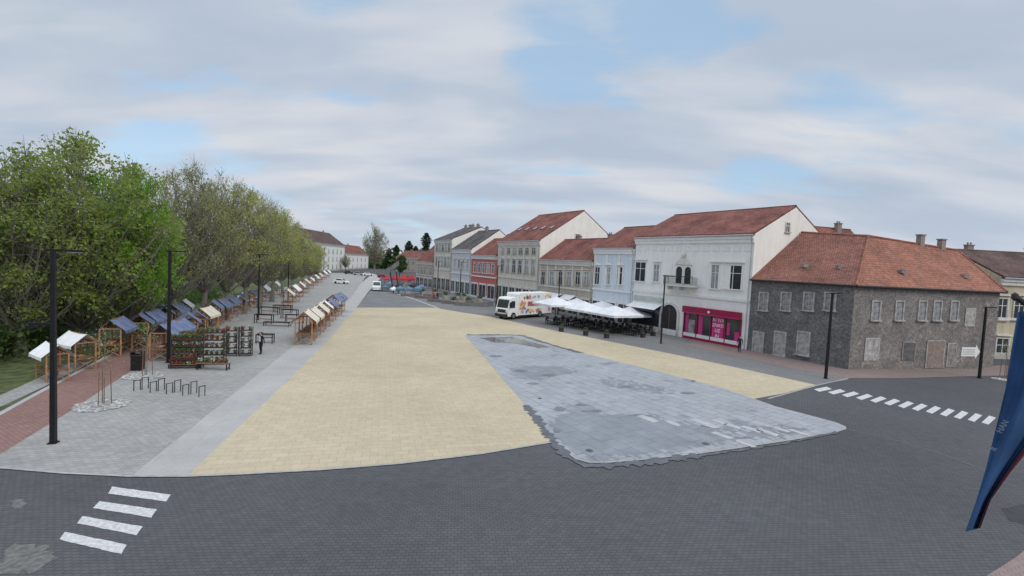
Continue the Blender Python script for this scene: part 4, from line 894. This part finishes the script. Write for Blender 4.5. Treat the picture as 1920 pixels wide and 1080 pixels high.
# ------------------------------------------------------------------ far square furniture
P=G(738,549); mw=TR(P,.12)
b=MB(); b.tube((0,0,0),(-1.0,0,5.0),.16,n=8,mi=0); b.tube((1.2,0,0),(.4,0,4.8),.14,n=8,mi=0)
b.hexa([(-3.6,-.15,3.9),(-1.6,-.15,4.1),(-1.6,.15,4.1),(-3.6,.15,3.9),(.9,-.15,7.4),(1.0,-.15,6.3),(1.0,.15,6.3),(.9,.15,7.4)],1)
tag(b.obj("slanted_canopy",[m_dark,m_grey2],None,mw),"dark slanted canopy sculpture on leaning posts","sculpture")
for u,v,m,l,s in((741,538,m_red,"red",.6),(757,541,m_red,"red",.66),(771,539,m_red,"red",.62),(725,536,m_red,"red",.5),(722,546,m_turq,"turquoise",.5),(750,551,m_turq,"turquoise",.6),(783,552,m_turq,"turquoise",.65),(766,552,m_blue,"blue",.6),(790,547,m_blue,"blue",.6),(738,550,m_cwhite,"white",.5),(776,546,m_dark,"dark",.7),(748,545,m_dark,"dark",.6),(763,534,m_dark,"dark",.9),(731,541,m_blue,"blue",.6)):
    P=G(u,v); mw=TR(P,random.random(),s); r=empty("fair_tent",mw); tag(r,l+" peaked fair tent with dark poles","tent","small fair tents"); b=MB()
    hh=6.2 if m is m_red else 3.1; he=3.9 if m is m_red else 2.1
    for x in(-1.2,1.2):
        for y in(-1.2,1.2): b.tube((x,y,0),(x,y,he),.05,n=5)
        b.tube((x,-1.2,he-.02),(x,1.2,he-.02),.04,n=5)
    b.tube((-1.2,1.2,he-.02),(1.2,1.2,he-.02),.04,n=5); b.tube((-1.2,-1.2,he-.02),(1.2,-1.2,he-.02),.04,n=5)
    b.obj("frame",[m_dark],r,mw); b=MB()
    for k in range(4):
        Rz=Matrix.Rotation(k*math.pi/2,4,'Z'); b.poly([Rz@Vector(p) for p in((-1.4,-1.4,he),(1.4,-1.4,he),(0,0,hh))]); b.poly([Rz@Vector(p) for p in((-1.4,-1.41,he-.7),(1.4,-1.41,he-.7),(1.4,-1.4,he),(-1.4,-1.4,he))])
    b.obj("canopy",[m],r,mw)
for u,v,w in((800,560,5),(830,567,6),(858,571,6),(885,574,6),(905,573,4),(812,556,4),(770,556,4)):
    P=G(u,v); mw=TR(P,ca+.9+random.uniform(-.2,.2)); r=empty("seating_block",mw); tag(r,"low dark stone seating block with timber top","bench","seating blocks on the square"); b=MB(); b.box(-w/2,w/2,-.45,.45,0,.45); b.box(w/2-1.2,w/2,-.4,.4,.452,.9); b.obj("base",[m_grey2],r,mw); b=MB()
    for k in range(4): b.box(-w/2,w/2-1.25,-.42+.22*k,-.24+.22*k,.452,.5)
    b.obj("seat",[m_wood2],r,mw)
for u,v in((850,570),(878,572),(835,560),(870,562),(900,566),(792,552),(815,553),(858,561)):
    P=G(u,v); b=MB(); b.lathe([(0,0),(.5,0),(.65,.7),(.55,.7),(0,.6)],12)
    for k in range(120):
        c=Vector((random.gauss(0,.3),random.gauss(0,.3),.75+random.uniform(0,.6))); d=Vector((random.gauss(0,1),random.gauss(0,1),random.gauss(0,1))).normalized()*.14; e=d.cross(Vector((.3,.5,1))).normalized()*.09; b.poly([c-d,c-e,c+d,c+e],1)
    tag(b.obj("planter",[m_stone,m_leafy],None,TR(P)),"round stone planter with green shrub","planter","planters on the square")
# ------------------------------------------------------------------ people
def person(P,ang,top,legs,hairm,label,stride=.1,arm=.15,bag=None,H=1.72):
    sc=H/1.75; j=[];e=[];rd=[]
    def v(x,y,z,r,p=None):
        j.append((x,y,z)); rd.append(r)
        if p is not None:e.append((p,len(j)-1))
        return len(j)-1
    pel=v(0,0,.95,.15); wa=v(0,0,1.12,.135,pel); ch=v(0,-.01,1.32,.155,wa); sh=v(0,0,1.44,.10,ch); nk=v(0,-.01,1.51,.055,sh); h1=v(0,-.02,1.60,.085,nk); h2=v(0,-.02,1.68,.09,h1); v(0,-.01,1.745,.05,h2); v(0,-.125,1.63,.015,h1)
    for s in(-1,1):
        hp=v(s*.1,0,.9,.095,pel); kn=v(s*.11,-s*stride*.6-.02,.5,.062,hp); an=v(s*.11,-s*stride+.02,.09,.042,kn); v(s*.12,-s*stride-.14,.04,.038,an)
        s1=v(s*.19,0,1.41,.062,sh); el=v(s*.25,.02+s*arm*.3,1.13,.045,s1); wr=v(s*.25,-.06+s*arm,.89,.03,el); pa=v(s*.25,-.08+s*arm,.81,.033,wr)
        for k in range(4): f1=v(s*.25,-.045-.022*k+s*arm,.745,.011,pa); v(s*.245,-.05-.024*k+s*arm,.70-.012*(k in(1,2)),.009,f1)
        v(s*.225,-.125+s*arm,.79,.011,pa)
    me=bpy.data.meshes.new("person"); me.from_pydata([(x*sc,y*sc,z*sc) for x,y,z in j],e,[]); o=bpy.data.objects.new("tmp",me); col.objects.link(o)
    md=o.modifiers.new("s",'SKIN'); sv=me.skin_vertices[0].data
    for k,r in enumerate(rd): sv[k].radius=(r*sc,r*sc*(.78 if .9<j[k][2]<1.45 and abs(j[k][0])<.05 else 1))
    sv[0].use_root=True
    o.modifiers.new("u",'SUBSURF').levels=1
    bpy.context.view_layer.update()
    nm=bpy.data.meshes.new_from_object(o.evaluated_get(bpy.context.evaluated_depsgraph_get())); bpy.data.objects.remove(o)
    nm.materials.clear()
    for m in(m_skin,top,legs,m_black):nm.materials.append(m)
    for p in nm.polygons:
        z=p.center.z/sc; x=abs(p.center.x)/sc; p.use_smooth=True
        p.material_index=0 if z>1.49 else (3 if z<.1 else (0 if (x>.19 and z<.9) else (1 if z>.92 or x>.19 else 2)))
    mw=TR(P,ang); ob=place("person",nm,None,mw); tag(ob,label,"person")
    b=MB(); b.lathe([(.0,.115),(.06,.1),(.1,.05),(.105,0),(.1,-.06),(.09,-.09)],12,0,(0,.01*sc,1.66*sc)); 
    hm=b.mesh("hair",[hairm],True); 
    for vv in hm.vertices:
        if vv.co.y<-.05 and vv.co.z<1.68*sc: vv.co.y=-.05
    place("hair",hm,ob,mw)
    return ob
m_wtop=M("pale_bag",(.5,.5,.48),.15,5,.9); m_navy=M("navy_cloth",(.02,.022,.035),.3,5,.9); m_hair=M("dark_hair",(.04,.03,.02),.3,8,.8)
_p=person(G(489,664),-.4,m_navy,m_navy,m_hair,"person in dark clothes with pale bag beside plant racks",.06)
b=MB(); b.hexa([(-.17,-.27,1.02),(.17,-.27,1.02),(.17,-.17,1.02),(-.17,-.17,1.02),(-.14,-.24,1.42),(.14,-.24,1.42),(.14,-.15,1.42),(-.14,-.15,1.42)]); bo=b.obj("bag",[m_wtop],_p,wm(_p)); md=bo.modifiers.new("b",'BEVEL'); md.width=.04; md.segments=3
person(G(1386,661),-.6,m_navy,m_navy,m_hair,"person in dark coat walking past the shop",.22)
person(G(813,563),.5,m_red,m_navy,m_hair,"person in red jacket walking across the square",.2); person(G(820,563),.5,m_navy,m_navy,m_hair,"person in dark clothes walking across the square",.2)
# ------------------------------------------------------------------ flag beside the viewpoint
m_flag=M("flag_blue",(.04,.09,.20),.3,3,.95,spec=.05,bmp=.1); m_fr=M("flag_red",(.36,.05,.045),.1,3,.9,spec=.05); m_fw=M("flag_pale",(.18,.22,.28),.1,3,.9); m_fd=M("flag_dark",(.03,.035,.06),.1,3,.9)
def at(u,v,Y):
    d=ray(u,v); t=Y/d.y; return Vector((0,0,CH))+d*t
Lp=[(1908,585),(1897,650),(1885,730),(1868,800),(1848,880),(1830,940),(1810,997)]
Rp=[(2010,575),(2010,680),(1980,760),(1940,830),(1895,885),(1858,937),(1838,990)]
def pl(Q,t):
    k=t*(len(Q)-1); i=min(len(Q)-2,int(k)); f=k-i; return Q[i][0]*(1-f)+Q[i+1][0]*f,Q[i][1]*(1-f)+Q[i+1][1]*f
b=MB(); nr,nc=48,32; V=[]
for i in range(nr+1):
    for k in range(nc+1):
        t=i/nr; s=k/nc; l=pl(Lp,t); r=pl(Rp,t); u=l[0]*(1-s)+r[0]*s; v=l[1]*(1-s)+r[1]*s
        V.append(at(u,v,2.6+.045*math.sin(s*9+t*2)*(1-.3*t)+.008*math.sin(s*23+t*5)))
b.v=[tuple(p) for p in V]
for i in range(nr):
    for k in range(nc):
        a=i*(nc+1)+k; b.f.append((a,a+nc+1,a+nc+2,a+1)); b.m.append(0 if i<14 else (3 if k>=nc-1 else (1 if k>=nc-4 else (2 if k==nc-5 else 0))))
fo=b.obj("flag",[m_flag,m_fr,m_fw,m_fd],None,Matrix.Identity(4),True); tag(fo,"blue city flag with red and white edge hanging from a pole","flag")
for tx,(u,v),sz in(("HAN",(1880,800),.034),("R",(1864,842),.03)):
    p=at(u,v,2.5); text(tx,sz,m_fw,fo,Matrix.Translation(p)@Matrix.Rotation(rad(-45),4,'Z')@Matrix.Rotation(rad(90),4,'X')@Matrix.Rotation(rad(72),4,'Z'),ext=.001)
b=MB(); b.tube(at(1903,556,2.6),at(2200,760,2.6),.014,n=10); b.lathe([(0,.025),(.015,.012),(.016,-.01),(0,-.025)],10,0,tuple(at(1903,556,2.6))); tag(b.obj("flag_pole",[m_dark]),"dark angled flag pole with round finial","flag pole")
# ------------------------------------------------------------------ sky and light
w=bpy.data.worlds.new("World"); scene.world=w; w.use_nodes=True; nt=w.node_tree; nt.nodes.clear()
out=N(nt,"ShaderNodeOutputWorld"); skyt=N(nt,"ShaderNodeTexSky",sky_type='NISHITA'); skyt.sun_disc=False; skyt.sun_elevation=rad(42); skyt.sun_rotation=rad(140)
bg1=N(nt,"ShaderNodeBackground"); bg1.inputs[1].default_value=.15; nt.links.new(skyt.outputs[0],bg1.inputs[0])
tc=N(nt,"ShaderNodeTexCoord").outputs["Generated"]; sp=N(nt,"ShaderNodeSeparateXYZ"); nt.links.new(tc,sp.inputs[0])
def mth(op,a,b_=None):
    n=N(nt,"ShaderNodeMath",operation=op)
    for i,x in enumerate((a,b_)):
        if x is None: continue
        if isinstance(x,(int,float)): n.inputs[i].default_value=x
        else: nt.links.new(x,n.inputs[i])
    return n.outputs[0]
zc=mth('MAXIMUM',sp.outputs[2],0.0); den=mth('ADD',zc,.22)
cx=N(nt,"ShaderNodeCombineXYZ"); nt.links.new(mth('DIVIDE',sp.outputs[0],den),cx.inputs[0]); nt.links.new(mth('DIVIDE',sp.outputs[1],den),cx.inputs[1])
def mapped(rot,sc,loc):
    mp=N(nt,"ShaderNodeMapping"); mp.inputs["Rotation"].default_value=(0,0,rot); mp.inputs["Scale"].default_value=sc; mp.inputs["Location"].default_value=loc; nt.links.new(cx.outputs[0],mp.inputs[0]); return mp.outputs[0]
def nz(vec,s,d,r,dist=0):
    n=N(nt,"ShaderNodeTexNoise"); n.inputs["Scale"].default_value=s; n.inputs["Detail"].default_value=d; n.inputs["Roughness"].default_value=r; n.inputs["Distortion"].default_value=dist; nt.links.new(vec,n.inputs[0]); return n.outputs["Fac"]
v1=mapped(rad(20),(.7,1.1,1),(7.1,3.2,0)); v2=mapped(rad(28),(.55,1.35,1),(.3,1.6,0))
na=nz(v1,2.0,8,.52,.2); nb=nz(v2,1.7,7,.5,.15); ncl=nz(v2,.6,3,.5)
shade=ramp(nt,nb,[(.36,(.47,.55,.67)),(.48,(.54,.605,.70)),(.57,(.63,.67,.74)),(.68,(.72,.735,.77))])
sh2=ramp(nt,ncl,[(.35,(.94,.96,.98)),(.65,(1.04,1.035,1.03))]); shade=mixc(nt,1.0,shade,sh2,'MULTIPLY')
hz=ramp(nt,zc,[(0,(1,)*3),(.16,(0,)*3)]); shade=mixc(nt,mth('MULTIPLY',hz,.55),shade,(.60,.66,.75))
# openings in the cloud deck: a main one high over the street, broken by the cloud noise
def gap(u,v,width,amount):
    d0=ray(u,v).normalized(); vm=N(nt,"ShaderNodeVectorMath",operation='DOT_PRODUCT'); nt.links.new(tc,vm.inputs[0]); vm.inputs[1].default_value=d0
    mr=N(nt,"ShaderNodeMapRange",interpolation_type='SMOOTHSTEP'); mr.inputs[1].default_value=math.cos(rad(width)); mr.inputs[2].default_value=1.0; mr.inputs[3].default_value=0; mr.inputs[4].default_value=amount; nt.links.new(vm.outputs["Value"],mr.inputs[0]); return mr.outputs[0]
g=mth('ADD',gap(1120,60,14,.16),mth('ADD',gap(1000,130,9,.10),mth('ADD',gap(380,240,10,.11),gap(1480,300,12,.08))))
mask=ramp(nt,mth('SUBTRACT',na,g),[(.30,(.25,)*3),(.42,(1,1,1))])
mul=N(nt,"ShaderNodeMix",data_type='RGBA'); 
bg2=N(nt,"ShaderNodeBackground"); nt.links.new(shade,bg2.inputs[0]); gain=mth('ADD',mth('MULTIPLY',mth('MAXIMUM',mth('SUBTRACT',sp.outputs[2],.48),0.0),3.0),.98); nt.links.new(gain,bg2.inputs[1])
bgb=N(nt,"ShaderNodeBackground"); bgb.inputs[0].default_value=(.42,.66,.90,1); bgb.inputs[1].default_value=.6
addb=N(nt,"ShaderNodeMixShader"); addb.inputs[0].default_value=.6; nt.links.new(bg1.outputs[0],addb.inputs[1]); bgb.inputs[1].default_value=1.0; nt.links.new(bgb.outputs[0],addb.inputs[2])
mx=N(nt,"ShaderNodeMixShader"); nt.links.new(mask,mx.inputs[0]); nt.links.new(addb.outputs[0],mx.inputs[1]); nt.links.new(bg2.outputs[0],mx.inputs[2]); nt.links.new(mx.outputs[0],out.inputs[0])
nt.nodes.remove(mul)
sl=bpy.data.lights.new("sun",'SUN'); sl.energy=1.45; sl.angle=rad(30); sl.color=(1,.95,.88); so=bpy.data.objects.new("sun",sl); col.objects.link(so)
el=rad(42); az=rad(140); sv=Vector((math.sin(az)*math.cos(el),math.cos(az)*math.cos(el),math.sin(el))); so.rotation_euler=sv.to_track_quat('Z','Y').to_euler()
scene.view_settings.view_transform='Standard'; scene.view_settings.look='None'; scene.view_settings.exposure=0
